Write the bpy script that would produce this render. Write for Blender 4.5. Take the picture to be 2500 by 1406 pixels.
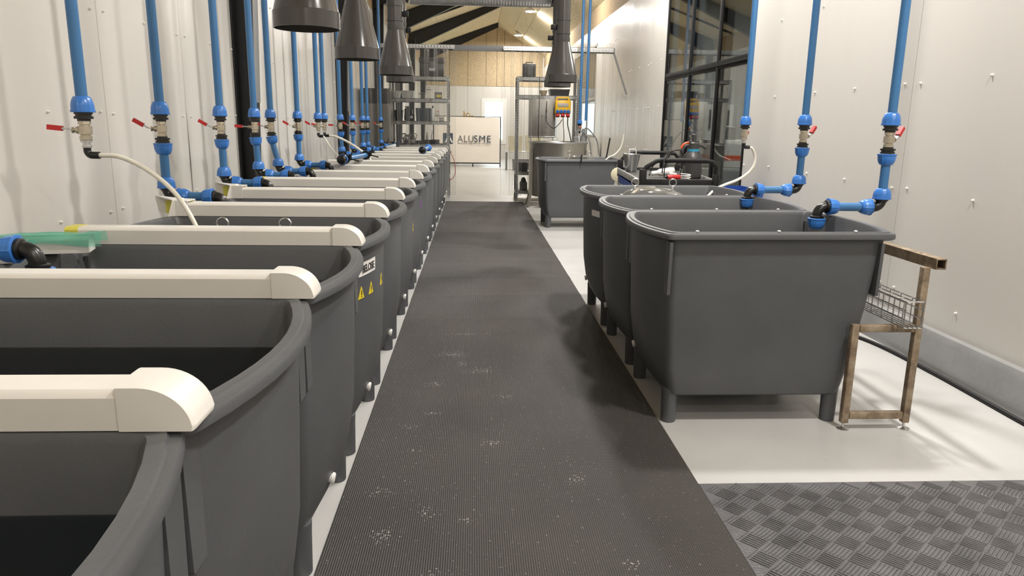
import bpy, bmesh, math, random
from mathutils import Vector, Matrix
random.seed(7)
PI = math.pi
for o in list(bpy.data.objects):
    bpy.data.objects.remove(o)
SC = bpy.context.scene
COL = SC.collection

# ------------------------------------------------------------------ camera
cam_data = bpy.data.cameras.new('camera')
cam_data.sensor_width = 36.0
cam_data.lens = 1785.0 / 2500.0 * 36.0
cam_data.clip_start = 0.05
cam_data.clip_end = 200
camera = bpy.data.objects.new('camera', cam_data)
COL.objects.link(camera)
def camera_axes(f=1785., vp=(1156., 301.), vv=(1130., 8730.)):
    y = Vector(((vp[0]-1250)/f, -(vp[1]-703)/f, -1)).normalized()
    down = Vector(((vv[0]-1250)/f, -(vv[1]-703)/f, -1)).normalized()
    z = -down
    z = (z - y*(z.dot(y))).normalized()
    x = y.cross(z)
    return Matrix((x, y, z)).to_4x4()
camera.matrix_world = Matrix.Translation((0, 0, 1.5)) @ camera_axes()
SC.camera = camera

# ------------------------------------------------------------------ world, exposure
world = bpy.data.worlds.new('daylight')
SC.world = world
world.use_nodes = True
bg = world.node_tree.nodes['Background']
bg.inputs[0].default_value = (0.86, 0.95, 1.0, 1)
bg.inputs[1].default_value = 4.0
SC.view_settings.view_transform = 'Standard'
SC.view_settings.look = 'None'
SC.view_settings.gamma = 1
SC.view_settings.exposure = 0.10
SC.view_settings.use_curve_mapping = False
SC.cycles.transparent_max_bounces = 32
SC.cycles.max_bounces = 8
SC.cycles.diffuse_bounces = 5
SC.cycles.glossy_bounces = 4
SC.cycles.transmission_bounces = 6
SC.cycles.caustics_reflective = False
SC.cycles.caustics_refractive = False
SC.cycles.sample_clamp_indirect = 6.0
LAMP_POWER = 175.0
LAMP_COLOR = (1.0, 0.972, 0.935)

# ------------------------------------------------------------------ materials
def nodes_of(m):
    m.use_nodes = True
    nt = m.node_tree
    return nt, nt.nodes, nt.links

def mat(name, col, rough=0.5, metal=0.0, spec=0.5, coat=0.0, noise=0.0, nscale=20.0, bump=0.0, bscale=60.0, emit=None, estr=0.0, stretch=None):
    m = bpy.data.materials.new(name)
    nt, N, L = nodes_of(m)
    b = N['Principled BSDF']
    b.inputs['Base Color'].default_value = (*col, 1)
    b.inputs['Roughness'].default_value = rough
    b.inputs['Metallic'].default_value = metal
    b.inputs['Specular IOR Level'].default_value = spec
    b.inputs['Coat Weight'].default_value = coat
    tc = N.new('ShaderNodeTexCoord')
    vec = tc.outputs['Object']
    if stretch:
        mp = N.new('ShaderNodeMapping')
        mp.inputs['Scale'].default_value = stretch
        L.new(vec, mp.inputs[0]); vec = mp.outputs[0]
    if noise > 0:
        t = N.new('ShaderNodeTexNoise')
        t.inputs['Scale'].default_value = nscale
        t.inputs['Detail'].default_value = 6
        L.new(vec, t.inputs['Vector'])
        r = N.new('ShaderNodeValToRGB')
        r.color_ramp.elements[0].position = 0.3
        r.color_ramp.elements[1].position = 0.7
        r.color_ramp.elements[0].color = tuple(c*(1-noise) for c in col) + (1,)
        r.color_ramp.elements[1].color = tuple(min(1, c*(1+noise)) for c in col) + (1,)
        L.new(t.outputs['Fac'], r.inputs[0])
        L.new(r.outputs[0], b.inputs['Base Color'])
    if bump > 0:
        t2 = N.new('ShaderNodeTexNoise')
        t2.inputs['Scale'].default_value = bscale
        t2.inputs['Detail'].default_value = 3
        L.new(vec, t2.inputs['Vector'])
        bp = N.new('ShaderNodeBump')
        bp.inputs['Strength'].default_value = bump
        bp.inputs['Distance'].default_value = 0.01
        L.new(t2.outputs['Fac'], bp.inputs['Height'])
        L.new(bp.outputs[0], b.inputs['Normal'])
    if emit:
        b.inputs['Emission Color'].default_value = (*emit, 1)
        b.inputs['Emission Strength'].default_value = estr
    return m

def clear_mat(name, tint=(1, 1, 1), gloss=1.0, rough=0.03, haze=0.0, hazecol=(0.9, 0.9, 0.88)):
    m = bpy.data.materials.new(name)
    nt, N, L = nodes_of(m)
    N.remove(N['Principled BSDF'])
    out = N['Material Output']
    tr = N.new('ShaderNodeBsdfTransparent'); tr.inputs[0].default_value = (*tint, 1)
    gl = N.new('ShaderNodeBsdfGlossy'); gl.inputs['Roughness'].default_value = rough
    fr = N.new('ShaderNodeFresnel'); fr.inputs['IOR'].default_value = 1.45
    ml = N.new('ShaderNodeMath'); ml.operation = 'MULTIPLY'; ml.inputs[1].default_value = gloss; ml.use_clamp = True
    L.new(fr.outputs[0], ml.inputs[0])
    mx = N.new('ShaderNodeMixShader')
    L.new(ml.outputs[0], mx.inputs[0]); L.new(tr.outputs[0], mx.inputs[1]); L.new(gl.outputs[0], mx.inputs[2])
    last = mx
    if haze > 0:
        df = N.new('ShaderNodeBsdfDiffuse'); df.inputs[0].default_value = (*hazecol, 1)
        tl = N.new('ShaderNodeBsdfTranslucent'); tl.inputs[0].default_value = (*hazecol, 1)
        ad = N.new('ShaderNodeMixShader'); ad.inputs[0].default_value = 0.5
        L.new(df.outputs[0], ad.inputs[1]); L.new(tl.outputs[0], ad.inputs[2])
        mh = N.new('ShaderNodeMixShader'); mh.inputs[0].default_value = haze
        L.new(mx.outputs[0], mh.inputs[1]); L.new(ad.outputs[0], mh.inputs[2])
        last = mh
    L.new(last.outputs[0], out.inputs[0])
    return m

def osb_mat(name, base, scale=1.0, seam=None):
    m = bpy.data.materials.new(name)
    nt, N, L = nodes_of(m)
    b = N['Principled BSDF']
    b.inputs['Roughness'].default_value = 0.75
    b.inputs['Specular IOR Level'].default_value = 0.15
    tc = N.new('ShaderNodeTexCoord')
    def flakes(sc, w):
        mp = N.new('ShaderNodeMapping'); mp.inputs['Scale'].default_value = sc
        L.new(tc.outputs['Object'], mp.inputs[0])
        nz = N.new('ShaderNodeTexNoise'); nz.inputs['Scale'].default_value = 6
        L.new(tc.outputs['Object'], nz.inputs['Vector'])
        mixv = N.new('ShaderNodeMixRGB'); mixv.inputs[0].default_value = w
        L.new(mp.outputs[0], mixv.inputs[1]); L.new(nz.outputs['Color'], mixv.inputs[2])
        v = N.new('ShaderNodeTexVoronoi'); v.inputs['Scale'].default_value = 1.0
        L.new(mixv.outputs[0], v.inputs['Vector'])
        return v
    v1 = flakes((42*scale, 42*scale, 19*scale), 0.12)
    v2 = flakes((19*scale, 19*scale, 46*scale), 0.15)
    r1 = N.new('ShaderNodeValToRGB')
    r1.color_ramp.elements[0].color = tuple(c*0.82 for c in base) + (1,)
    r1.color_ramp.elements[1].color = tuple(min(1, c*1.15) for c in base) + (1,)
    s1 = N.new('ShaderNodeSeparateColor'); L.new(v1.outputs['Color'], s1.inputs[0])
    s2 = N.new('ShaderNodeSeparateColor'); L.new(v2.outputs['Color'], s2.inputs[0])
    ad = N.new('ShaderNodeMath'); ad.operation = 'ADD'
    L.new(s1.outputs[0], ad.inputs[0]); L.new(s2.outputs[1], ad.inputs[1])
    hf = N.new('ShaderNodeMath'); hf.operation = 'MULTIPLY'; hf.inputs[1].default_value = 0.5
    L.new(ad.outputs[0], hf.inputs[0])
    L.new(hf.outputs[0], r1.inputs[0])
    L.new(r1.outputs[0], b.inputs['Base Color'])
    return m

def wall_mat(name, col, rough=0.27, wav=0.25):
    """painted sheet: smooth, faintly buckled upright so that reflections run into streaks"""
    m = bpy.data.materials.new(name)
    nt, N, L = nodes_of(m)
    b = N['Principled BSDF']
    b.inputs['Base Color'].default_value = (*col, 1)
    b.inputs['Roughness'].default_value = rough
    b.inputs['Specular IOR Level'].default_value = 0.45
    tc = N.new('ShaderNodeTexCoord')
    mp = N.new('ShaderNodeMapping'); mp.inputs['Scale'].default_value = (1.7, 1.7, 0.10)
    L.new(tc.outputs['Object'], mp.inputs[0])
    t = N.new('ShaderNodeTexNoise'); t.inputs['Scale'].default_value = 1.6; t.inputs['Detail'].default_value = 2
    L.new(mp.outputs[0], t.inputs['Vector'])
    t2 = N.new('ShaderNodeTexNoise'); t2.inputs['Scale'].default_value = 240; t2.inputs['Detail'].default_value = 2
    L.new(tc.outputs['Object'], t2.inputs['Vector'])
    b1 = N.new('ShaderNodeBump'); b1.inputs['Strength'].default_value = wav; b1.inputs['Distance'].default_value = 0.05
    L.new(t.outputs['Fac'], b1.inputs['Height'])
    b2 = N.new('ShaderNodeBump'); b2.inputs['Strength'].default_value = 0.08; b2.inputs['Distance'].default_value = 0.002
    L.new(t2.outputs['Fac'], b2.inputs['Height']); L.new(b1.outputs[0], b2.inputs['Normal'])
    L.new(b2.outputs[0], b.inputs['Normal'])
    return m

def floor_mat():
    m = bpy.data.materials.new('epoxy_floor')
    nt, N, L = nodes_of(m)
    b = N['Principled BSDF']
    b.inputs['Roughness'].default_value = 0.33
    b.inputs['Specular IOR Level'].default_value = 0.4
    tc = N.new('ShaderNodeTexCoord')
    t = N.new('ShaderNodeTexNoise'); t.inputs['Scale'].default_value = 1.7; t.inputs['Detail'].default_value = 8
    L.new(tc.outputs['Object'], t.inputs['Vector'])
    r = N.new('ShaderNodeValToRGB')
    r.color_ramp.elements[0].position = 0.35; r.color_ramp.elements[0].color = (0.455, 0.448, 0.435, 1)
    r.color_ramp.elements[1].position = 0.65; r.color_ramp.elements[1].color = (0.51, 0.503, 0.488, 1)
    L.new(t.outputs['Fac'], r.inputs[0])
    # small specks of dirt
    s = N.new('ShaderNodeTexNoise'); s.inputs['Scale'].default_value = 46; s.inputs['Detail'].default_value = 3
    L.new(tc.outputs['Object'], s.inputs['Vector'])
    sr = N.new('ShaderNodeValToRGB')
    sr.color_ramp.elements[0].position = 0.71; sr.color_ramp.elements[0].color = (0, 0, 0, 1)
    sr.color_ramp.elements[1].position = 0.75; sr.color_ramp.elements[1].color = (1, 1, 1, 1)
    L.new(s.outputs['Fac'], sr.inputs[0])
    mx = N.new('ShaderNodeMixRGB'); mx.inputs[2].default_value = (0.33, 0.32, 0.29, 1)
    L.new(sr.outputs[0], mx.inputs[0]); L.new(r.outputs[0], mx.inputs[1])
    L.new(mx.outputs[0], b.inputs['Base Color'])
    t3 = N.new('ShaderNodeTexNoise'); t3.inputs['Scale'].default_value = 9; t3.inputs['Detail'].default_value = 5
    L.new(tc.outputs['Object'], t3.inputs['Vector'])
    bp = N.new('ShaderNodeBump'); bp.inputs['Strength'].default_value = 0.12; bp.inputs['Distance'].default_value = 0.004
    L.new(t3.outputs['Fac'], bp.inputs['Height']); L.new(bp.outputs[0], b.inputs['Normal'])
    return m

def runner_mat():
    """black ribbed rubber with brownish wear and whitish scuffs that stay where they are"""
    m = bpy.data.materials.new('ribbed_rubber')
    nt, N, L = nodes_of(m)
    b = N['Principled BSDF']
    b.inputs['Roughness'].default_value = 0.62
    b.inputs['Specular IOR Level'].default_value = 0.35
    tc = N.new('ShaderNodeTexCoord')
    sx = N.new('ShaderNodeSeparateXYZ'); L.new(tc.outputs['Object'], sx.inputs[0])
    def wave(sock, period):
        a = N.new('ShaderNodeMath'); a.operation = 'MULTIPLY'; a.inputs[1].default_value = 2*PI/period
        L.new(sock, a.inputs[0])
        s = N.new('ShaderNodeMath'); s.operation = 'SINE'; L.new(a.outputs[0], s.inputs[0])
        return s.outputs[0]
    wx, wy = wave(sx.outputs[0], 0.0085), wave(sx.outputs[1], 0.0085)
    hy = N.new('ShaderNodeMath'); hy.operation = 'MULTIPLY'; hy.inputs[1].default_value = 0.45; L.new(wy, hy.inputs[0])
    hh = N.new('ShaderNodeMath'); hh.operation = 'ADD'; L.new(wx, hh.inputs[0]); L.new(hy.outputs[0], hh.inputs[1])
    bp = N.new('ShaderNodeBump'); bp.inputs['Strength'].default_value = 0.75; bp.inputs['Distance'].default_value = 0.0016
    L.new(hh.outputs[0], bp.inputs['Height']); L.new(bp.outputs[0], b.inputs['Normal'])
    t = N.new('ShaderNodeTexNoise'); t.inputs['Scale'].default_value = 1.2; t.inputs['Detail'].default_value = 7
    L.new(tc.outputs['Object'], t.inputs['Vector'])
    r = N.new('ShaderNodeValToRGB')
    r.color_ramp.elements[0].position = 0.3; r.color_ramp.elements[0].color = (0.045, 0.042, 0.039, 1)
    r.color_ramp.elements[1].position = 0.75; r.color_ramp.elements[1].color = (0.070, 0.064, 0.058, 1)
    L.new(t.outputs['Fac'], r.inputs[0])
    base = r.outputs[0]
    # chalky scuffs: a few fixed patches broken up by fine noise, plus sparse crumbs everywhere
    fine = N.new('ShaderNodeTexNoise'); fine.inputs['Scale'].default_value = 85; fine.inputs['Detail'].default_value = 4
    L.new(tc.outputs['Object'], fine.inputs['Vector'])
    total = None
    patches = [(-0.13, 4.62, .16, .10), (-0.07, 4.42, .05, .07), (0.04, 4.30, .17, .10), (-0.21, 4.06, .11, .07), (-0.28, 3.17, .07, .03), (0.19, 3.86, .10, .05),
               (-0.33, 2.45, .08, .09), (-0.18, 2.62, .06, .10), (0.45, 2.87, .07, .07), (-0.12, 2.19, .09, .06), (-0.02, 2.55, .05, .05), (0.1, 3.25, .09, .06),
               (-0.22, 3.62, .10, .04), (-0.38, 2.78, .10, .06), (0.30, 2.15, .05, .04), (-0.30, 3.45, .08, .04), (0.55, 2.25, .07, .05), (-0.05, 5.1, .25, .04)]
    for (px, py, ax, ay) in patches:
        dx = N.new('ShaderNodeMath'); dx.operation = 'SUBTRACT'; dx.inputs[1].default_value = px; L.new(sx.outputs[0], dx.inputs[0])
        dy = N.new('ShaderNodeMath'); dy.operation = 'SUBTRACT'; dy.inputs[1].default_value = py; L.new(sx.outputs[1], dy.inputs[0])
        c = N.new('ShaderNodeCombineXYZ'); L.new(dx.outputs[0], c.inputs[0]); L.new(dy.outputs[0], c.inputs[1])
        sc = N.new('ShaderNodeVectorMath'); sc.operation = 'MULTIPLY'; sc.inputs[1].default_value = (1/ax, 1/ay, 0)
        L.new(c.outputs[0], sc.inputs[0])
        ln = N.new('ShaderNodeVectorMath'); ln.operation = 'LENGTH'; L.new(sc.outputs[0], ln.inputs[0])
        mr = N.new('ShaderNodeMapRange'); mr.inputs[1].default_value = 1.0; mr.inputs[2].default_value = 0.0
        mr.inputs[3].default_value = 0.0; mr.inputs[4].default_value = 0.135
        L.new(ln.outputs[1], mr.inputs[0])
        if total is None: total = mr.outputs[0]
        else:
            mxm = N.new('ShaderNodeMath'); mxm.operation = 'MAXIMUM'
            L.new(total, mxm.inputs[0]); L.new(mr.outputs[0], mxm.inputs[1]); total = mxm.outputs[0]
    sm = N.new('ShaderNodeMath'); sm.operation = 'ADD'; L.new(total, sm.inputs[0]); L.new(fine.outputs['Fac'], sm.inputs[1])
    th = N.new('ShaderNodeMapRange'); th.inputs[1].default_value = 0.675; th.inputs[2].default_value = 0.72
    L.new(sm.outputs[0], th.inputs[0])
    mx = N.new('ShaderNodeMixRGB'); mx.inputs[2].default_value = (0.34, 0.33, 0.31, 1)
    L.new(th.outputs[0], mx.inputs[0]); L.new(base, mx.inputs[1])
    L.new(mx.outputs[0], b.inputs['Base Color'])
    return m

def rust_mat():
    m = bpy.data.materials.new('rusty_steel')
    nt, N, L = nodes_of(m)
    b = N['Principled BSDF']
    b.inputs['Roughness'].default_value = 0.55
    b.inputs['Metallic'].default_value = 0.25
    tc = N.new('ShaderNodeTexCoord')
    t = N.new('ShaderNodeTexNoise'); t.inputs['Scale'].default_value = 14; t.inputs['Detail'].default_value = 9; t.inputs['Roughness'].default_value = 0.7
    L.new(tc.outputs['Object'], t.inputs['Vector'])
    r = N.new('ShaderNodeValToRGB')
    r.color_ramp.elements[0].position = 0.32; r.color_ramp.elements[0].color = (0.10, 0.07, 0.047, 1)
    r.color_ramp.elements[1].position = 0.7; r.color_ramp.elements[1].color = (0.40, 0.33, 0.24, 1)
    e = r.color_ramp.elements.new(0.5); e.color = (0.26, 0.195, 0.13, 1)
    L.new(t.outputs['Fac'], r.inputs[0]); L.new(r.outputs[0], b.inputs['Base Color'])
    return m

M = {}
M['tub'] = mat('grey_tub_plastic', (0.090, 0.093, 0.099), 0.40, spec=0.45, noise=0.06, nscale=5, bump=0.05, bscale=90)
M['tub_in'] = M['tub']
M['white_pvc'] = mat('cream_white_trunking', (0.72, 0.695, 0.645), 0.28, spec=0.45, noise=0.02, nscale=6)
M['grey_pvc'] = mat('grey_trunking', (0.40, 0.38, 0.34), 0.4)
M['yellow_tape'] = mat('yellow_tape', (0.72, 0.66, 0.10), 0.4, noise=0.1, nscale=30)
M['pipe'] = mat('blue_water_pipe', (0.048, 0.165, 0.36), 0.33, spec=0.45, noise=0.05, nscale=9)
M['nut'] = mat('blue_compression_nut', (0.042, 0.185, 0.56), 0.28, spec=0.5)
M['black_fit'] = mat('black_fitting', (0.010, 0.010, 0.010), 0.28, spec=0.5)
M['black'] = mat('black_plastic', (0.009, 0.009, 0.009), 0.55, spec=0.3)
M['steel_black'] = mat('black_painted_steel', (0.011, 0.0115, 0.013), 0.45, noise=0.1, nscale=8)
M['frame_black'] = mat('black_window_frame', (0.006, 0.006, 0.006), 0.6, spec=0.2)
M['nickel'] = mat('nickel_brass', (0.56, 0.50, 0.40), 0.28, metal=0.9, noise=0.1, nscale=40)
M['chrome'] = mat('zinc_steel', (0.62, 0.62, 0.61), 0.28, metal=1.0)
M['red'] = mat('red_grip', (0.52, 0.022, 0.022), 0.35)
M['hose'] = mat('milky_white_hose', (0.74, 0.71, 0.62), 0.35, spec=0.4)
M['cone'] = mat('dark_grey_duct_plastic', (0.056, 0.052, 0.049), 0.21, spec=0.5, noise=0.05, nscale=4)
M['galv'] = mat('galvanised_sheet', (0.66, 0.66, 0.65), 0.33, metal=0.85, noise=0.12, nscale=14)
M['galv_grey'] = mat('galvanised_rack_steel', (0.46, 0.46, 0.45), 0.45, metal=0.25, noise=0.15, nscale=25)
M['wall'] = wall_mat('white_wall_sheet', (0.64, 0.615, 0.575))
M['wall_gap'] = mat('dark_wall_joint', (0.10, 0.09, 0.08), 0.8)
M['screw'] = mat('white_screw_cap', (0.78, 0.76, 0.71), 0.3)
M['osb'] = osb_mat('oriented_strand_board', (0.50, 0.395, 0.255))
M['osb_ceil'] = osb_mat('ceiling_board', (0.70, 0.60, 0.41), 0.8)
M['osb_band'] = osb_mat('strand_board_band', (0.37, 0.275, 0.165))
M['hall_grey'] = mat('grey_hall_wall', (0.30, 0.31, 0.315), 0.6)
M['alu'] = mat('grey_aluminium_frame', (0.42, 0.45, 0.49), 0.4)
M['floor'] = floor_mat()
M['runner'] = runner_mat()
M['checker'] = mat('black_tread_rubber', (0.112, 0.111, 0.116), 0.28, spec=0.5, noise=0.25, nscale=7, bump=0.25, bscale=120)
M['rust'] = rust_mat()
M['plinth'] = mat('grey_painted_plinth', (0.26, 0.26, 0.26), 0.35, noise=0.08, nscale=4, bump=0.25, bscale=14)
M['plaster'] = mat('rough_white_edge', (0.72, 0.69, 0.63), 0.7, bump=0.6, bscale=60)
M['stainless'] = mat('brushed_stainless', (0.56, 0.53, 0.47), 0.32, metal=0.9, noise=0.16, nscale=5, stretch=(1, 1, 0.4))
M['steel_dull'] = mat('dull_stainless_panel', (0.36, 0.34, 0.31), 0.42, metal=0.6, noise=0.18, nscale=4, stretch=(3, 3, 0.5))
M['yellow'] = mat('yellow_housing', (0.80, 0.47, 0.02), 0.35)
M['socket_red'] = mat('red_socket', (0.55, 0.03, 0.03), 0.35)
M['socket_blue'] = mat('blue_socket', (0.05, 0.20, 0.60), 0.35)
M['grey_mid'] = mat('mid_grey_plastic', (0.20, 0.20, 0.20), 0.5)
M['cab_grey'] = mat('warm_grey_cabinet', (0.42, 0.395, 0.355), 0.45, noise=0.06, nscale=3)
M['cab_dark'] = mat('dark_grey_cabinet', (0.075, 0.07, 0.065), 0.45)
M['slate'] = mat('slate_blue_bin', (0.060, 0.075, 0.105), 0.5)
M['cream'] = mat('cream_plastic', (0.72, 0.66, 0.47), 0.4)
M['white'] = mat('white_plastic', (0.80, 0.79, 0.76), 0.35)
M['banner'] = mat('banner_fabric', (0.76, 0.70, 0.62), 0.8, noise=0.03, nscale=2, bump=0.2, bscale=2)
M['print_grey'] = mat('print_grey', (0.19, 0.18, 0.165), 0.8)
M['print_blue'] = mat('print_dark_blue', (0.025, 0.045, 0.075), 0.8)
M['glass'] = clear_mat('window_glass', (0.90, 0.94, 0.94), 0.9, 0.01)
M['strip'] = clear_mat('clear_pvc_strip', (0.985, 0.985, 0.98), 1.0, 0.10, haze=0.02)
M['strip_edge_glint'] = clear_mat('pvc_edge_glint', (0.97, 0.97, 0.96), 1.5, 0.15, haze=0.22)  # whitish haze paints the bright light lines along the strip edges
M['jar'] = clear_mat('clear_acrylic', (0.985, 0.985, 0.98), 1.2, 0.06, haze=0.06)
M['film'] = clear_mat('green_protective_film', (0.66, 0.95, 0.86), 0.9, 0.12, haze=0.26, hazecol=(0.26, 0.74, 0.57))
M['blind'] = mat('grey_blind', (0.42, 0.41, 0.39), 0.6)
M['lamp_on'] = mat('lit_lamp_diffuser', (1, 1, 1), 0.5, emit=(1.0, 0.94, 0.84), estr=22)
M['red_cable'] = mat('red_cable', (0.45, 0.06, 0.06), 0.4)
M['blue'] = mat('blue_crate', (0.022, 0.075, 0.36), 0.4)
M['dark_grey'] = mat('dark_grey_plastic', (0.045, 0.043, 0.043), 0.38)
M['cyan'] = mat('cyan_band', (0.03, 0.30, 0.48), 0.35)
M['orange'] = mat('orange_red_trigger', (0.80, 0.10, 0.02), 0.35)
M['paper'] = mat('white_paper', (0.80, 0.77, 0.75), 0.5)
M['warn'] = mat('warning_yellow', (0.78, 0.60, 0.03), 0.4)
M['ink'] = mat('black_ink', (0.02, 0.02, 0.02), 0.6)
M['wicker'] = mat('wicker', (0.50, 0.38, 0.22), 0.7, noise=0.3, nscale=60)
M['brass'] = mat('brass', (0.45, 0.28, 0.07), 0.35, metal=0.7)
M['lawn'] = mat('lawn', (0.22, 0.45, 0.10), 0.9, noise=0.3, nscale=3)
M['hedge'] = mat('leafy_hedge', (0.42, 0.58, 0.26), 0.8, noise=0.5, nscale=9, bump=1.0, bscale=12)
M['purple'] = mat('purple_marker', (0.20, 0.03, 0.30), 0.6)
M['worktop'] = mat('pale_worktop', (0.62, 0.62, 0.60), 0.4)

# ------------------------------------------------------------------ mesh builder
class MB:
    def __init__(s):
        s.bm = bmesh.new(); s.mi = 0
    def _tag(s, faces):
        for f in faces: f.material_index = s.mi
    def box(s, c, d, bev=0.0, rot=None, seg=2):
        mtx = Matrix.Translation(c) @ (rot.to_4x4() if rot else Matrix.Identity(4)) @ Matrix.Diagonal((d[0], d[1], d[2], 1))
        r = bmesh.ops.create_cube(s.bm, size=1.0, matrix=mtx)
        vs = r['verts']
        fs = {f for v in vs for f in v.link_faces}
        s._tag(fs)
        if bev > 0:
            es = list({e for v in vs for e in v.link_edges})
            rb = bmesh.ops.bevel(s.bm, geom=es, offset=bev, segments=seg, affect='EDGES', profile=0.5)
            s._tag(rb['faces'])
        return s
    def span(s, x0, x1, y0, y1, z0, z1, bev=0.0):
        return s.box(((x0+x1)/2, (y0+y1)/2, (z0+z1)/2), (abs(x1-x0), abs(y1-y0), abs(z1-z0)), bev)
    def loft(s, rings, cap0=True, cap1=True, closed=True):
        vr = [[s.bm.verts.new(p) for p in r] for r in rings]
        n = len(vr[0])
        for a, b in zip(vr[:-1], vr[1:]):
            for i in range(n if closed else n-1):
                j = (i+1) % n
                f = s.bm.faces.new((a[i], a[j], b[j], b[i])); f.material_index = s.mi
        if cap0: s.bm.faces.new(list(reversed(vr[0]))).material_index = s.mi
        if cap1: s.bm.faces.new(vr[-1]).material_index = s.mi
        return s
    @staticmethod
    def frame(d):
        d = Vector(d).normalized()
        a = Vector((0, 0, 1)) if abs(d.z) < 0.9 else Vector((1, 0, 0))
        u = d.cross(a).normalized(); v = d.cross(u).normalized()
        return u, v
    def tube(s, pts, r, seg=12, caps=True, closed=False):
        pts = [Vector(p) for p in pts]
        n = len(pts)
        rr = r if isinstance(r, (list, tuple)) else [r]*n
        tang = []
        for i in range(n):
            if closed: t = pts[(i+1) % n] - pts[i-1]
            elif i == 0: t = pts[1]-pts[0]
            elif i == n-1: t = pts[-1]-pts[-2]
            else: t = (pts[i+1]-pts[i]).normalized() + (pts[i]-pts[i-1]).normalized()
            tang.append(t.normalized())
        u, v = s.frame(tang[0])
        rings = []
        for i in range(n):
            if i:
                q = tang[i-1].rotation_difference(tang[i])
                u = q @ u; v = q @ v
            rings.append([pts[i] + u*(rr[i]*math.cos(2*PI*k/seg)) + v*(rr[i]*math.sin(2*PI*k/seg)) for k in range(seg)])
        if closed:
            rings.append(rings[0])
            vr = [[s.bm.verts.new(p) for p in q] for q in rings[:-1]]
            for i in range(n):
                a, b = vr[i], vr[(i+1) % n]
                for k in range(seg):
                    f = s.bm.faces.new((a[k], a[(k+1) % seg], b[(k+1) % seg], b[k])); f.material_index = s.mi
            return s
        return s.loft(rings, caps, caps)
    def lathe(s, p0, d, prof, seg=24, mod=None, caps=True):
        """prof: (t along d, r)"""
        p0 = Vector(p0); d = Vector(d).normalized(); u, v = s.frame(d)
        rings = []
        for t, r in prof:
            ring = []
            for k in range(seg):
                q = r*(mod(k, t) if mod else 1.0)
                ring.append(p0 + d*t + u*(q*math.cos(2*PI*k/seg)) + v*(q*math.sin(2*PI*k/seg)))
            rings.append(ring)
        return s.loft(rings, caps, caps)
    def prism(s, poly, axis, a, b):
        """poly of 2-d points extruded along axis from a to b (axis 'x': (y,z); 'y': (x,z); 'z': (x,y))"""
        def P(p, t):
            return {'x': (t, p[0], p[1]), 'y': (p[0], t, p[1]), 'z': (p[0], p[1], t)}[axis]
        return s.loft([[P(p, a) for p in poly], [P(p, b) for p in poly]])
    def sphere(s, c, r, sc=(1, 1, 1), seg=16):
        rs = bmesh.ops.create_uvsphere(s.bm, u_segments=seg, v_segments=max(6, seg//2), radius=r, matrix=Matrix.Translation(c) @ Matrix.Diagonal((*sc, 1)))
        s._tag({f for v in rs['verts'] for f in v.link_faces})
        return s
    def build(s, name, mats, parent=None, loc=(0, 0, 0), smooth=40, recalc=True):
        if recalc: bmesh.ops.recalc_face_normals(s.bm, faces=s.bm.faces[:])
        me = bpy.data.meshes.new(name)
        s.bm.to_mesh(me); s.bm.free()
        for m in (mats if isinstance(mats, (list, tuple)) else [mats]):
            me.materials.append(m)
        if smooth:
            for p in me.polygons: p.use_smooth = True
            me.set_sharp_from_angle(angle=math.radians(smooth))
        o = bpy.data.objects.new(name, me)
        COL.objects.link(o)
        o.location = loc
        if parent: o.parent = parent
        return o

def tag(o, label=None, cat=None, group=None, kind=None):
    if label: o['label'] = label
    if cat: o['category'] = cat
    if group: o['group'] = group
    if kind: o['kind'] = kind
    return o
def thing(name, loc, label, cat, group=None, rz=0.0):
    o = bpy.data.objects.new(name, None)
    COL.objects.link(o)
    o.empty_display_size = 0.1
    o.location = loc; o.rotation_euler = (0, 0, rz)
    return tag(o, label, cat, group)
def copy_tree(o, parent=None):
    c = o.copy(); COL.objects.link(c)
    if parent: c.parent = parent
    for ch in list(o.children): copy_tree(ch, c)
    return c
def place(proto, loc, label, rz=None):
    c = copy_tree(proto); c.location = loc; c['label'] = label
    if rz is not None: c.rotation_euler = (0, 0, rz)
    return c
def struct(name, mb, mats, label=None, smooth=30):
    return tag(mb.build(name, mats, smooth=smooth), label, None, None, 'structure')
def arc(c, r, a0, a1, n, plane='xz'):
    out = []
    for i in range(n+1):
        a = a0+(a1-a0)*i/n
        x, y = r*math.cos(a), r*math.sin(a)
        out.append({'xz': (c[0]+x, c[1], c[2]+y), 'xy': (c[0]+x, c[1]+y, c[2]), 'yz': (c[0], c[1]+x, c[2]+y)}[plane])
    return out
def bez(p, n=16):
    """smooth curve through points (Catmull-Rom)"""
    p = [Vector(q) for q in p]
    p = [p[0]*2-p[1]] + p + [p[-1]*2-p[-2]]
    out = []
    for i in range(1, len(p)-2):
        for k in range(n):
            t = k/n
            a, b, c, d = p[i-1], p[i], p[i+1], p[i+2]
            out.append(0.5*((2*b)+(c-a)*t+(2*a-5*b+4*c-d)*t*t+(3*b-a-3*c+d)*t**3))
    out.append(p[-2])
    return out
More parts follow.
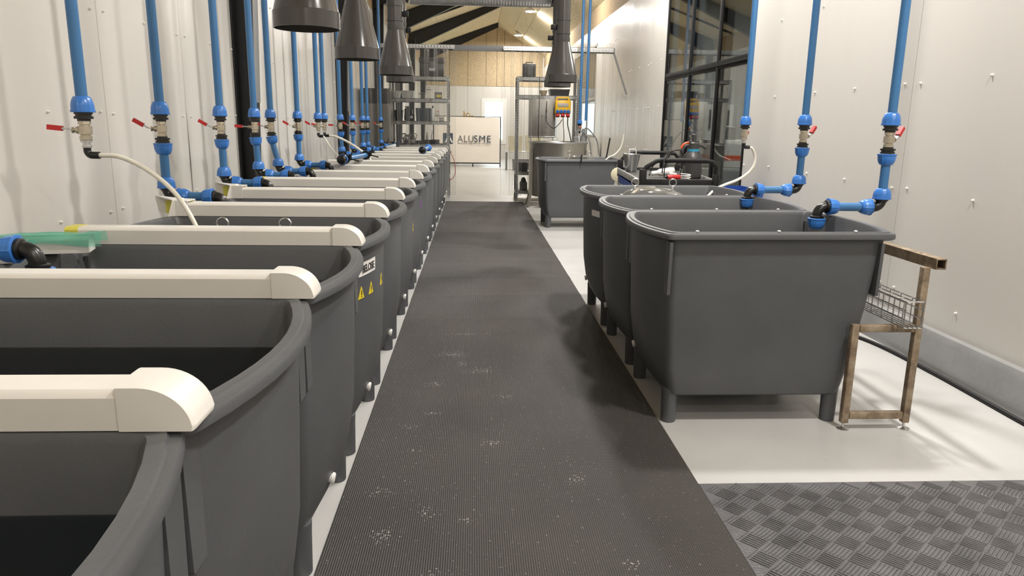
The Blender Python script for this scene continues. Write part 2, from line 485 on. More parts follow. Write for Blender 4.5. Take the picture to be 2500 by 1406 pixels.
def text_obj(name, body, size, m, parent, loc, rot, extrude=0.0008, bold=0.0, align='CENTER', spacing=1.0, fit=None):
    cu = bpy.data.curves.new(name, 'FONT')
    cu.body = body; cu.size = size; cu.extrude = extrude; cu.offset = bold
    cu.align_x = align; cu.align_y = 'CENTER'; cu.space_character = spacing
    cu.materials.append(m)
    tmp = bpy.data.objects.new(name, cu); COL.objects.link(tmp)
    me = bpy.data.meshes.new_from_object(tmp.evaluated_get(bpy.context.evaluated_depsgraph_get()))
    bpy.data.objects.remove(tmp); bpy.data.curves.remove(cu)
    me.name = name
    if fit:
        xs_ = [v.co.x for v in me.vertices]; ys_ = [v.co.y for v in me.vertices]
        mx_, my_ = (min(xs_)+max(xs_))/2, (min(ys_)+max(ys_))/2
        for v in me.vertices:
            v.co.x = (v.co.x-mx_)*fit[0]/(max(xs_)-min(xs_)); v.co.y = (v.co.y-my_)*fit[1]/(max(ys_)-min(ys_))
    o = bpy.data.objects.new(name, me); COL.objects.link(o)
    o.location = loc; o.rotation_euler = rot
    if parent: o.parent = parent
    return o
ORD = ['nearest', 'second', 'third', 'fourth', 'fifth', 'sixth', 'seventh', 'eighth', 'ninth', 'tenth', 'eleventh', 'twelfth', 'thirteenth', 'fourteenth', 'fifteenth']

# ------------------------------------------------------------------ the building
XL, XR, YN, YF = -2.2, 3.0, -13.0, 32.6
RX, RZ = 0.991, 5.555
SL, SR = 0.36, 0.62
def roof_z(x): return RZ - SL*(RX-x) if x < RX else RZ - SR*(x-RX)
WT = 3.86                                                # top of the white sheets

mb = MB(); mb.span(XL-0.3, XR+0.3, YN, YF+0.3, -0.12, 0); struct('floor', mb, M['floor'], 'pale grey painted concrete floor')

def sheet_wall(name, x, side, segs, seams, screw_rows, screw_cols, label):
    """side +1: the wall stands right of x, -1: left of it. segs: list of (y0,y1,z0,z1) solid pieces"""
    mb = MB()
    a, b = (x+0.012, x+0.16) if side > 0 else (x-0.16, x-0.012)
    s0, s1 = (x, x+0.012) if side > 0 else (x-0.012, x)
    for (y0, y1, z0, z1) in segs:
        mb.mi = 1; mb.span(a, b, y0, y1, z0, z1)
        cuts = [y0] + [y for y in seams if y0 < y < y1] + [y1]
        mb.mi = 0
        for c0, c1 in zip(cuts[:-1], cuts[1:]):
            g0 = 0.002 if c0 != y0 else 0.0
            g1 = 0.002 if c1 != y1 else 0.0
            mb.span(s0, s1, c0+g0, c1-g1, z0, z1)
    if side < 0:
        mb.mi = 1
        mb.prism([(5.880, 1.18), (5.887, .88), (5.884, 1.18), (5.892, 1.50), (5.886, 1.50)][:2]+[(5.893, .88), (5.899, 1.20), (5.888, 1.56)], 'x', x+.0005, x+.0012)
    mb.mi = 2
    for y in screw_cols:
        for z in screw_rows:
            if not any(y0+.01 < y < y1-.01 and z0+.01 < z < z1-.01 for (y0, y1, z0, z1) in segs): continue
            if y > 20 or y < 1: continue
            mb.lathe((x, y, z + random.uniform(-.012, .012)), (-side, 0, 0), [(0, 0.0085), (0.003, 0.0085), (0.011, 0.0065), (0.015, 0.002)], 8)
    return struct(name, mb, [M['wall'], M['wall_gap'], M['screw']], label)

Lseams = [4.63 + 1.258*k for k in range(-14, 23)]
Lcols = sorted([y+d for y in Lseams for d in (-0.078, 0.08)] + [y+0.63 for y in Lseams])
sheet_wall('wall_left', XL, -1, [(YN, YF, 0.0, WT)], Lseams, [0.95, 1.53, 2.11, 2.69, 3.27], Lcols, 'cream sheet wall behind the blue pipes')
Rseams = [5.035 + 1.565*k for k in range(-11, 18)]
Rcols = sorted([y+d for y in Rseams for d in (-0.093, 0.093)] + [y+0.782 for y in Rseams])
W1 = (8.12, 11.80, 0.72, 3.62)
W2 = (18.45, 22.55, 1.20, 3.44)
W3 = (26.6, 31.0, 0.95, 2.60)
segs, y = [], YN
for (a, b, z0, z1) in (W1, W2, W3):
    segs += [(y, a, 0.0, WT), (a, b, 0.0, z0), (a, b, z1, WT)]; y = b
segs.append((y, YF, 0.0, WT))
sheet_wall('wall_right', XR, 1, segs, Rseams, [0.40, 1.104, 1.81, 2.525, 3.24], Rcols, 'cream sheet wall with black framed window')

mb = MB()
for x0, x1 in ((XL-0.16, XL-0.005), (XR+0.005, XR+0.16)):
    top = roof_z(x0 if x0 < 0 else x1)
    y = YN
    while y < YF:
        mb.span(x0, x1, y+0.002, min(y+1.2, YF)-0.002, WT, top+0.1); y += 1.2
struct('wall_upper', mb, M['osb_band'], 'strand board band above the cream sheets')
mb = MB(); mb.span(XL-0.16, XR+0.16, YN-0.15, YN, 0, 6.2); struct('wall_back', mb, M['wall'])

# far gable: white below, strand board above, one bright window
FW = (0.40, 1.36, 0.70, 2.50)
FB = 3.07
mb = MB()
cuts = [XL, -1.5, -0.25, 0.40, 1.36, 2.2, XR]
for c0, c1 in zip(cuts[:-1], cuts[1:]):
    if abs(c0-FW[0]) < 1e-6:
        mb.span(c0, c1, YF, YF+0.15, 0, FW[2]); mb.span(c0, c1, YF, YF+0.15, FW[3], FB)
    else:
        mb.span(c0+0.004, c1-0.004, YF, YF+0.15, 0, FB)
mb.mi = 1
mb.span(XL, XR, YF+0.10, YF+0.2, 2.55, FB)
mb.span(XL, FW[0], YF+0.10, YF+0.2, 0, FB); mb.span(FW[1], XR, YF+0.10, YF+0.2, 0, FB)
struct('wall_far', mb, [M['wall'], M['wall_gap']], 'cream far wall with bright window')
mb = MB()
xs = [XL] + [-1.81 + 0.78*k for k in range(0, 6)] + [XR]
xs = sorted(set(xs + [RX]))
for a, b in zip(xs[:-1], xs[1:]):
    g = 0.006
    mb.prism([(a+g, FB), (b-g, FB), (b-g, roof_z(b)+0.05), (a+g, roof_z(a)+0.05)], 'y', YF-0.02, YF+0.12)
mb.mi = 1; mb.prism([(XL, FB), (XR, FB), (XR, roof_z(XR)+.05), (RX, RZ+.05), (XL, roof_z(XL)+.05)], 'y', YF+0.11, YF+0.2)
struct('wall_gable', mb, [M['osb'], M['wall_gap']], 'strand board gable under the roof')

mb = MB()
y = YN
while y < YF:
    y1 = min(y+2.4, YF+0.2); g = 0.004
    xs = [XL-0.2, -1.2, RX]
    for a, b in zip(xs[:-1], xs[1:]):
        mb.prism([(a+g, roof_z(a+g)), (b-g, roof_z(b-g)), (b-g, roof_z(b-g)+0.12), (a+g, roof_z(a+g)+0.12)], 'y', y+g, y1-g)
    xs = [RX, 2.0, XR+0.2]
    for a, b in zip(xs[:-1], xs[1:]):
        mb.prism([(a+g, roof_z(a+g)), (b-g, roof_z(b-g)), (b-g, roof_z(b-g)+0.12), (a+g, roof_z(a+g)+0.12)], 'y', y+g, y1-g)
    y += 2.4
mb.mi = 1
mb.prism([(XL-0.2, roof_z(XL-0.2)+0.10), (RX, RZ+0.10), (XR+0.2, roof_z(XR+0.2)+0.10), (XR+0.2, roof_z(XR+0.2)+0.3), (RX, RZ+0.3), (XL-0.2, roof_z(XL-0.2)+0.3)], 'y', YN-0.2, YF+0.3)
struct('ceiling', mb, [M['osb_ceil'], M['wall_gap']], 'pale board ceiling with pitched roof')

# steel frames: tapered columns on the left wall and rafters under the left slope
for i, yf in enumerate((2.2, 7.2, 12.35, 17.1, 21.6, 25.95, 31.7)):
    if yf > 3:
        mb = MB()
        zt = 4.25
        # web, wall flange and leaning inner flange
        xi = lambda z: XL+.105+.030*z
        mb.prism([(XL+0.005, 0), (xi(0), 0), (xi(zt), zt), (XL+0.005, zt)], 'y', yf-0.012, yf+0.012)
        mb.span(XL+0.002, XL+0.018, yf-0.10, yf+0.10, 0, zt)
        mb.prism([(xi(0)-.004, 0), (xi(0)+.010, 0), (xi(zt)+.010, zt), (xi(zt)-.004, zt)], 'y', yf-0.10, yf+0.10)
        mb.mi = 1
        mb.prism([(xi(1.66)+.010, 1.66), (xi(1.66)+.016, 1.66), (xi(zt)+.016, zt), (xi(zt)+.010, zt)], 'y', yf-0.06, yf+0.11)  # grey strip puts the lit tone of the flange's aisle face into colour
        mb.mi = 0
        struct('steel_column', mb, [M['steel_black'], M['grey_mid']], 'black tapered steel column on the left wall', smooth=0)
    mb = MB()
    xa, xb = XL+0.02, RX
    da, db = 0.50, 0.17
    lo = lambda x: roof_z(x) - (da+(db-da)*(x-xa)/(xb-xa))
    mb.prism([(xa, lo(xa)), (xb+0.02, lo(xb)), (xb+0.02, RZ-0.004), (xa, roof_z(xa)-0.004)], 'y', yf-0.05, yf+0.05)
    mb.prism([(xa, lo(xa)-0.015), (xb+0.02, lo(xb)-0.015), (xb+0.02, lo(xb)), (xa, lo(xa))], 'y', yf-0.10, yf+0.10)
    struct('roof_beam', mb, M['steel_black'], 'black steel rafter under the left roof slope', smooth=0)
mb = MB()
mb.prism([(XL+0.05, roof_z(XL+0.05)-0.06), (RX-0.3, roof_z(RX-0.3)-0.06), (RX-0.3, roof_z(RX-0.3)-0.004), (XL+0.05, roof_z(XL+0.05)-0.004)], 'y', 23.97, 24.03)
struct('roof_beam', mb, M['steel_black'], 'thin black bar under the left roof slope', smooth=0)

# plinth at the foot of the right wall
mb = MB()
N_ = 120
poly = lambda y: [(XR-0.075, 0.0), (XR-.001, 0.0), (XR, 0.235), (XR-0.012, 0.245), (XR-0.045, 0.238), (XR-0.062, 0.20)]
mb.loft([[(p[0], y, p[1]) for p in poly(y)] for y in (YN, 0, 5, 10, 15, 20, 26, YF)])
mb.mi = 1
rnd = random.Random(3)
rings = []
for i in range(500):
    y = YN + i*0.03
    h = 0.246 + rnd.uniform(0, .008); w = 0.010 + rnd.uniform(0, .010)
    rings.append([(XR-0.004, y, h-0.02), (XR-0.004, y, h+0.006), (XR-w, y, h), (XR-w-0.012, y, h-0.02)])
mb.loft(rings)
struct('baseboard_right', mb, [M['plinth'], M['plaster']], 'grey painted plinth with crumbling white upper edge')

# windows ----------------------------------------------------------
def wall_window(name, w, ybars, zbars, frame_m, depth, fw, label, blind_above=None):
    (y0, y1, z0, z1) = w
    root = thing(name, (XR+0.03, (y0+y1)/2, z0), label, None); root['kind'] = 'structure'
    X = 0.0; yc = (y0+y1)/2
    mb = MB()
    d = depth
    mb.span(X-d/2, X+d/2, y0-yc, y0-yc+fw, 0, z1-z0, 0.006); mb.span(X-d/2, X+d/2, y1-yc-fw, y1-yc, 0, z1-z0, 0.006)
    mb.span(X-d/2, X+d/2, y0-yc, y1-yc, 0, fw, 0.006); mb.span(X-d/2, X+d/2, y0-yc, y1-yc, z1-z0-fw, z1-z0, 0.006)
    for yb in ybars: mb.span(X-d/2-0.004, X+d/2, yb-yc-fw/2, yb-yc+fw/2, fw, z1-z0-fw, 0.006)
    for zb in zbars:
        mb.span(X-d/2, X+d/2, y0-yc+fw, y1-yc-fw, zb-z0-fw*0.75, zb-z0+fw*0.75, 0.006)
        mb.span(X-d/2-0.012, X-d/2+0.01, y0-yc+fw, y1-yc-fw, zb-z0-0.012, zb-z0+0.012)
    mb.build('window_frame', frame_m, root, smooth=30)
    if frame_m == M['frame_black']:
        mb = MB()
        for yb in list(ybars)+[y1-fw/2]: mb.span(X+d/2+.001, X+d/2+.085, yb-yc-fw/2, yb-yc+fw/2, .01, z1-z0-.01)
        mb.build('outer_profile', M['alu'], root, smooth=0)
    mb = MB(); mb.span(X-d/2+0.012, X-d/2+0.018, y0-yc+fw*.5, y1-yc-fw*.5, fw*.5, z1-z0-fw*.5)
    mb.build('pane', M['glass'], root, smooth=0)
    if blind_above:
        mb = MB(); mb.span(X+0.03, X+0.04, y0-yc+fw, y1-yc-fw, blind_above-z0, z1-z0-fw)
        mb.build('blind', M['blind'], root, smooth=0)
    return root
wall_window('window_1', W1, (9.24, 10.45), (2.24,), M['frame_black'], 0.07, 0.07, 'black framed six pane window in the right wall')
wall_window('window_2', W2, (19.8, 21.2), (2.13,), M['cab_grey'], 0.08, 0.06, 'bright window behind the strip curtain on the right', 2.13)
wall_window('window_3', W3, (28.8,), (), M['white'], 0.08, 0.07, 'bright window at the far end of the right wall')
root = thing('window_4', ((FW[0]+FW[1])/2, YF+0.04, FW[2]), 'bright white framed window in the far wall', None); root['kind'] = 'structure'
hw, hh = (FW[1]-FW[0])/2, FW[3]-FW[2]
mb = MB()
for k_, (x0, x1, z0, z1) in enumerate(((-hw-.06, -hw+.09, -.06, hh+.06), (hw-.09, hw+.06, -.06, hh+.06), (-hw+.085, hw-.085, -.06, .09), (-hw+.085, hw-.085, hh-.09, hh+.06))):
    mb.span(x0, x1, -0.06 + (.004 if k_ > 1 else 0), 0.04 - (.004 if k_ > 1 else 0), z0, z1)
mb.build('window_frame', M['white'], root)
mb = MB(); mb.span(-hw+.05, hw-.05, 0.0, 0.006, .05, hh-.05); mb.build('pane', M['glass'], root, smooth=0)

# outdoors
mb = MB(); mb.span(3.4, 60, 17.0, 70, -0.3, -0.2); mb.span(-40, 3.4, 33.2, 70, -0.3, -0.2); tag(mb.build('lawn', M['lawn'], smooth=0), 'green lawn outside the windows', None, None, 'structure')
mb = MB(); rr = random.Random(5)
for k in range(60):
    mb.sphere((10 + rr.uniform(-1, 1), 19.0 + k*0.6, 0.2 + rr.uniform(-.3, .4)), rr.uniform(.7, 1.1), (1, 1, 1), 10)
for k in range(26):
    mb.sphere((-6 + k*0.6, 40 + rr.uniform(-.6, .6), -.25 + rr.uniform(-.2, .3)), rr.uniform(.8, 1.2), (1, 1, 1), 10)
tag(mb.build('hedge', M['hedge']), 'green hedge outside the bright windows', 'hedge', None, 'stuff')

# the neighbouring hall behind the black window
mb = MB(); mb.span(3.165, 12, 2.0, 17.0, -0.12, 0); struct('floor', mb, M['floor'], 'floor of the hall behind the window')
mb = MB(); mb.span(3.165, 12, 2.0, 17.0, 4.3, 4.4); struct('ceiling', mb, M['osb_ceil'], 'ceiling of the hall behind the window')
mb = MB(); mb.span(3.165, 4.75, 16.9, 17.0, 0, 4.3); mb.span(3.165, 12, 2.0, 2.1, 0, 4.3)
mb.mi = 1; mb.span(4.754, 12, 16.9, 17.0, 0, 4.3)
struct('wall_hall', mb, [M['osb_band'], M['hall_grey']], 'strand board and grey wall seen through the window')
mb = MB(); mb.span(11.9, 12, 2.1, 16.9, 0, 4.3); struct('wall_hall_side', mb, M['wall'])

# ------------------------------------------------------------------ lamps
def ceiling_lamp(x, y, label, power=LAMP_POWER):
    z = roof_z(x)
    t = thing('ceiling_lamp', (x, y, z), label, 'ceiling lamp', 'lamps along the right roof slope')
    mb = MB(); mb.lathe((0, 0, 0.06), (0, 0, -1), [(0, 0.05), (0.06, 0.06), (0.08, 0.15), (0.16, 0.17), (0.165, 0.16)], 24); mb.build('housing', M['white'], t)
    mb = MB(); mb.lathe((0, 0, -0.106), (0, 0, -1), [(0, 0.155), (0.012, 0.15), (0.016, 0.10)], 24); mb.build('diffuser', M['lamp_on'], t)
    ld = bpy.data.lights.new('lamp_light', 'AREA'); ld.shape = 'DISK'; ld.size = 0.30; ld.energy = power; ld.color = LAMP_COLOR
    lo = bpy.data.objects.new('lamp_light', ld); COL.objects.link(lo); lo.parent = t; lo.location = (0, 0, -0.135)
    return t
ceiling_lamp(1.78, 24.3, 'second lit ceiling lamp from the far gable', LAMP_POWER*1.3)
ceiling_lamp(1.78, 30.7, 'lit ceiling lamp closest to the far gable', LAMP_POWER*0.85)
ceiling_lamp(1.78, 17.9, 'ceiling lamp above the strip curtain', LAMP_POWER*0.75)
ceiling_lamp(1.78, 11.6, 'ceiling lamp above the black framed window', LAMP_POWER*0.8)
ceiling_lamp(1.78, 5.25, 'ceiling lamp above the three grey tubs on the right')
ceiling_lamp(1.78, 8.4, 'ceiling lamp above the tool trolley')
ceiling_lamp(2.25, 1.9, 'ceiling lamp above the tread mat', LAMP_POWER*0.78)
ceiling_lamp(1.78, -1.1, 'first ceiling lamp behind the camera', LAMP_POWER*0.35)
ceiling_lamp(1.78, -4.3, 'second ceiling lamp behind the camera', LAMP_POWER*0.5)
ceiling_lamp(1.78, -7.5, 'third ceiling lamp behind the camera', LAMP_POWER*0.5)
ceiling_lamp(1.78, -10.7, 'fourth ceiling lamp behind the camera', LAMP_POWER*0.5)
mb = MB(); mb.tube([(1.61, 17.9, roof_z(1.61)-0.025), (1.61, 30.6, roof_z(1.61)-0.025)], 0.012, 8)
mb.tube([(1.61, 24.3, roof_z(1.61)-0.025), (1.72, 24.3, roof_z(1.72)-0.025)], 0.012, 8)
mb.tube([(1.61, 30.6, roof_z(1.61)-0.025), (1.72, 30.7, roof_z(1.72)-0.025)], 0.012, 8)
tag(mb.build('cable_conduit', M['cream']), 'thin pale conduit running between the ceiling lamps', 'conduit')
for (hx_, hy_, lab) in ((4.9, 14.2, 'unseen ceiling lamp added to brighten the end wall of the hall'), (5.5, 9.5, 'unseen ceiling lamp added to light the middle of the hall')):
    hl = thing('ceiling_lamp', (hx_, hy_, 4.3), lab, 'ceiling lamp')  # unseen lamps, added to brighten the hall behind the glass
    mb = MB(); mb.span(-.5, .5, -.1, .1, -.06, 0, .01); mb.build('housing', M['white'], hl)
    mb = MB(); mb.span(-.48, .48, -.08, .08, -.066, -.06); mb.build('diffuser', M['lamp_on'], hl)
    ld = bpy.data.lights.new('lamp_light', 'AREA'); ld.shape = 'RECTANGLE'; ld.size = 1.0; ld.size_y = 0.2; ld.energy = 380; ld.color = (1, .965, .91)
    lo = bpy.data.objects.new('lamp_light', ld); COL.objects.link(lo); lo.parent = hl; lo.location = (0, 0, -0.08)

# ------------------------------------------------------------------ mats
mb = MB()
nx, ny = 8, 300
def mat_z(x, y):
    z = 0.011
    for (yc, h, w) in ((5.55, .004, .04), (6.3, .005, .05), (7.1, .006, .05), (8.0, .004, .06), (8.9, .006, .06), (10.2, .007, .07), (11.4, .005, .07), (12.6, .010, .10), (13.4, .012, .11), (14.1, .008, .10)):
        z += h*math.exp(-((y-yc-0.05*math.sin(x*2.3+yc))/w)**2)
    return z
X0, X1, Y0, Y1 = -0.53, 0.965, -1.2, 14.35
rings = []
for j in range(ny+1):
    y = Y0 + (Y1-Y0)*j/ny
    top = [(X0+(X1-X0)*i/nx, y, mat_z(X0+(X1-X0)*i/nx, y)) for i in range(nx+1)]
    rings.append([(X0, y, 0.001)] + top + [(X1, y, 0.001)])
mb.loft(rings)
tag(mb.build('rubber_runner', M['runner'], smooth=50), 'long black ribbed rubber runner down the aisle', 'mat')

mb = MB()
mb.span(0.967, 2.84, 0.9, 2.825, 0.001, 0.010, 0.002)
ca, sa = math.cos(math.radians(-48)), math.sin(math.radians(-48))
pit = 0.082
for i in range(-40, 41):
    for j in range(-40, 41):
        cx, cy = 1.05 + pit*(i*ca - j*sa), 2.61 + pit*(i*sa + j*ca)
        if not (0.97 < cx < 2.79 and 1.35 < cy < 2.815): continue
        along_u = (i+j) % 2 == 0
        for k in range(6):
            off = (k-2.5)*0.0136
            L_ = pit*0.465
            ux, uy = (ca, sa) if along_u else (-sa, ca)
            vx, vy = (-sa, ca) if along_u else (ca, sa)
            p0 = (cx+vx*off-ux*L_, cy+vy*off-uy*L_); p1 = (cx+vx*off+ux*L_, cy+vy*off+uy*L_)
            if min(p0[0], p1[0]) < 0.971 or max(p0[1], p1[1]) > 2.822: continue
            w, h = 0.0044, 0.0046
            rings = []
            for (q, s_) in ((p0, .25), ((p0[0]+ux*.004, p0[1]+uy*.004), 1), ((p1[0]-ux*.004, p1[1]-uy*.004), 1), (p1, .25)):
                rings.append([(q[0]-vx*w, q[1]-vy*w, 0.0095), (q[0]-vx*w*.55, q[1]-vy*w*.55, 0.0095+h*s_), (q[0]+vx*w*.55, q[1]+vy*w*.55, 0.0095+h*s_), (q[0]+vx*w, q[1]+vy*w, 0.0095)])
            mb.loft(rings)
tag(mb.build('tread_mat', M['checker'], smooth=0), 'black rubber mat with woven bar tread beside the runner', 'mat')

# ------------------------------------------------------------------ tubs
def tub_ring(z, w, lcA, lmA, lcB, lmB, rc=0.085, n=18):
    """plan outline of the tub at height z: straight long sides, bowed ends; A end at -x"""
    def endx(lc, lm, y): return lm - (lm-lc)*(y/w)**2
    pts = []
    # B end (x>0) from y=-w to +w
    B = [(endx(lcB, lmB, -w+2*w*k/n), -w+2*w*k/n) for k in range(n+1)]
    A = [(-endx(lcA, lmA, w-2*w*k/n), w-2*w*k/n) for k in range(n+1)]
    def fillet(side, other_prev, other_next):
        # trims the end polyline at both corners and rounds them
        out = []
        c0, c1 = side[0], side[-1]
        def along(poly, d):
            acc = 0
            for a, b in zip(poly[:-1], poly[1:]):
                L_ = math.hypot(b[0]-a[0], b[1]-a[1])
                if acc+L_ >= d:
                    t = (d-acc)/L_; return (a[0]+(b[0]-a[0])*t, a[1]+(b[1]-a[1])*t)
                acc += L_
            return poly[-1]
        sg = 1 if side[0][0] > 0 else -1
        s_in = (c0[0]-sg*rc, c0[1]); e_in = along(side, rc)
        for k in range(7):
            t = k/6
            out.append(((1-t)**2*s_in[0]+2*t*(1-t)*c0[0]+t*t*e_in[0], (1-t)**2*s_in[1]+2*t*(1-t)*c0[1]+t*t*e_in[1]))
        rev = side[::-1]
        e2 = along(rev, rc); s2 = (c1[0]-sg*rc, c1[1])
        m = 10
        ya, yb = e_in[1], e2[1]
        lc, lm = (lcB, lmB) if sg > 0 else (lcA, lmA)
        for k in range(1, m):
            y = ya+(yb-ya)*k/m
            out.append((sg*endx(lc, lm, y), y))
        for k in range(7):
            t = k/6
            out.append(((1-t)**2*e2[0]+2*t*(1-t)*c1[0]+t*t*s2[0], (1-t)**2*e2[1]+2*t*(1-t)*c1[1]+t*t*s2[1]))
        return out
    return [(x, y, z) for x, y in fillet(B, None, None)+fillet(A, None, None)]

TUB_SPEC = [  # z, w, lcA, lmA, lcB, lmB, rc
    (0.150, .372, .475, .495, .385, .410, .045),
    (0.160, .385, .490, .510, .397, .422, .045),
    (0.200, .395, .500, .535, .407, .438, .045),
    (0.300, .402, .512, .575, .425, .468, .036),
    (0.450, .410, .520, .600, .448, .500, .034),
    (0.700, .420, .530, .610, .482, .538, .034),
    (0.957, .430, .538, .617, .520, .576, .034),
    (0.959, .452, .557, .640, .546, .606, .036),
    (0.966, .4620, .567, .650, .557, .617, .036),
    (0.984, .4630, .568, .651, .558, .618, .036),
    (0.9925, .459, .564, .647, .554, .614, .036),
    (0.9935, .446, .550, .633, .540, .600, .036),
    (0.9995, .443, .547, .630, .537, .597, .036),
    (1.000, .440, .544, .627, .534, .594, .036),
    (0.998, .420, .524, .607, .514, .574, .034),
    (0.980, .412, .516, .599, .506, .566, .034),
    (0.700, .403, .508, .592, .464, .520, .034),
    (0.692, .395, .500, .584, .456, .512, .034),
    (0.300, .383, .490, .557, .405, .448, .034),
    (0.200, .369, .478, .515, .387, .418, .034),
    (0.180, .340, .448, .480, .357, .385, .034),
]
def make_tub(label, lift=None):
    t = thing('plastic_tub', (0, 0, 0), label, 'tub', 'dark grey plastic tubs')
    mb = MB()
    f = lift or (lambda x: 1.0)
    mb.loft([[(x, y, z*f(x)) for x, y, z in tub_ring(*s[:6], rc=s[6])] for s in TUB_SPEC])
    mb.build('body', M['tub'], t, smooth=36)
    for sx in (-1, 1):
        for sy in (-1, 1):
            fx = -.475 if sx < 0 else .375
            mb = MB(); mb.lathe((fx, sy*.335, 0), (0, 0, 1), [(0, .034), (.004, .038), (.15, .041), (.19, .043)], 20)
            mb.build('foot', M['tub'], t)
            rx = -.546 if sx < 0 else .495
            mb = MB()
            mb.prism([(sy*.385, .958), (sy*.460, .958), (sy*.452, .70), (sy*.447, .695), (sy*.385, .695)], 'x', rx-.008, rx+.008)
            mb.build('stacking_rib', M['tub'], t, smooth=0)
    mb = MB(); mb.lathe((-.548, .17, .265), (-1, 0, -0.18), [(0, .016), (.008, .016), (.009, .021), (.017, .021), (.020, .017)], 18)
    mb.build('drain_plug', M['white'], t)
    return t
CXL, CXR = -1.055, 1.495
JOINT = lambda n: 1.19 + 0.93*(n-1)                    # joint after the n-th left tub
tub0 = make_tub('dark grey plastic tub filling the bottom left corner, nearest in the left row')
tub0.location = (CXL, JOINT(1)-0.465, 0); tub0.rotation_euler = (0, 0, PI)
tub0['group'] = 'tubs in the long left row'
left_tubs = [tub0]
for n in range(2, 16):
    lab = f'dark grey plastic tub, {ORD[n-1]} from the camera in the left row'
    if n == 2: lab = 'dark grey plastic tub between the two nearest white trunkings, second in the left row'
    if n == 4: lab = 'dark grey plastic tub with white paper sign and three yellow triangles on its end'
    if n == 6: lab = 'dark grey plastic tub with one yellow triangle on its end, sixth in the left row'
    if n == 15: lab = 'last dark grey plastic tub of the left row, in front of the strip curtain'
    left_tubs.append(place(tub0, (CXL, JOINT(n)-0.465, 0), lab))
RY = [3.87, 4.80, 5.73]
right_tubs = []
tubr = make_tub('dark grey plastic tub beside the rusty steel stand, nearest on the right', lambda x: 1.006+0.008*(x+.57)/1.1)
tubr['group'] = 'tubs on the right of the aisle'
tubr.location = (CXR, RY[0], 0); right_tubs.append(tubr)
right_tubs.append(place(tubr, (CXR, RY[1], 0), 'dark grey plastic tub in the middle of the three on the right'))
right_tubs.append(place(tubr, (CXR, RY[2], 0), 'dark grey plastic tub holding the clear domed jar, third on the right'))
far_tub = place(tubr, (1.585, 11.15, 0), 'dark grey plastic tub standing alone in front of the steel tank', 0.02)

# stickers that belong to single tubs
def end_x(z, dy):
    for a, b in zip(TUB_SPEC[:6], TUB_SPEC[1:7]):
        if a[0] <= z <= b[0]:
            t = (z-a[0])/(b[0]-a[0])
            w = a[1]+(b[1]-a[1])*t; lc = a[2]+(b[2]-a[2])*t; lm = a[3]+(b[3]-a[3])*t
            return lm-(lm-lc)*(dy/w)**2
def end_patch(mb, pts, off):
    """flat outline (y, z) wrapped on the A end of a tub, local coordinates"""
    front = [(-end_x(z, y)-off-0.0008, y, z) for y, z in pts]
    back = [(-end_x(z, y)+0.003, y, z) for y, z in pts]
    mb.loft([back, front])
t4 = left_tubs[3]
# local y is -(world y - centre) because the left tubs are turned half round
mb = MB()
c0 = 0.265
for k in range(6):
    ya, yb = c0-0.095+0.19*k/6, c0-0.095+0.19*(k+1)/6
    end_patch(mb, [(ya, .835), (yb, .835), (yb, .895), (ya, .895)], .001)
sg = mb.build('paper_sign', M['paper'], t4, smooth=0); sg['label'] = 'white paper sign with black capital letters'
xx = end_x(.865, c0)
ang = math.atan2(end_x(.865, c0-.05)-end_x(.865, c0+.05), .1)
text_obj('sign_text', 'BELOSE', 0.046, M['ink'], sg, (-xx-0.0035, c0, .864), (PI/2, 0, -PI/2+ang*-1.0), 0.0004, 0.0006, spacing=0.92)
def triangle(tub, dy, z, s=0.055):
    mb = MB(); end_patch(mb, [(dy-s*.5, z), (dy+s*.5, z), (dy, z+s)], .001)
    tr = mb.build('warning_sticker', M['warn'], tub, smooth=0); tr['label'] = 'yellow warning triangle'
    mb = MB(); end_patch(mb, [(dy-s*.07, z+s*.30), (dy+s*.07, z+s*.30), (dy+s*.05, z+s*.68), (dy-s*.05, z+s*.68)], .002)
    end_patch(mb, [(dy-s*.05, z+s*.13), (dy+s*.05, z+s*.13), (dy+s*.05, z+s*.22), (dy-s*.05, z+s*.22)], .002)
    mb.build('warning_symbol', M['ink'], tr, smooth=0)
triangle(t4, 0.335, .735); triangle(t4, 0.225, .735); triangle(t4, 0.03, .735)
triangle(left_tubs[5], -0.02, .72)
mb = MB(); end_patch(mb, [(.06, .80), (.10, .80), (.085, .86), (.07, .86)], .001); left_tubs[6]; mb.build('marker_scribble', M['purple'], left_tubs[6], smooth=0)
mb = MB(); end_patch(mb, [(-.36, .83), (-.22, .83), (-.22, .875), (-.36, .875)], .001); s3 = mb.build('paper_label', M['paper'], right_tubs[2], smooth=0); s3['label'] = 'small white paper label'
M['water'] = clear_mat('still_water', (0.80, 0.86, 0.88), 1.0, 0.01)
for k, lab in enumerate(('still dark water in the nearest left tub', 'still dark water in the second left tub', 'still dark water in the third left tub')):
    mb = MB()
    top = tub_ring(.86, .405, .509, .592, .484, .541, rc=.034); bot = tub_ring(.60, .380, .488, .562, .434, .488, rc=.034)
    mb.loft([[(x, y, .60) for x, y, z in bot], [(x, y, .86) for x, y, z in top]])
    w_ = mb.build('tub_water', M['water'], smooth=0); w_.location = (CXL, JOINT(k+1)-0.465, 0); w_.rotation_euler = (0, 0, PI)
    tag(w_, lab, 'water', 'water in the left tubs', 'stuff')
# rivets on the rims of the right tubs
for tb in right_tubs:
    for rx in (-.42, -.02, .36):
        mb = MB(); mb.lathe((rx, -.437, 1.009+.007*(rx+.57)), (0, 0, 1), [(0, .009), (.003, .008), (.005, .003)], 10); mb.build('rivet', M['white'], tb)

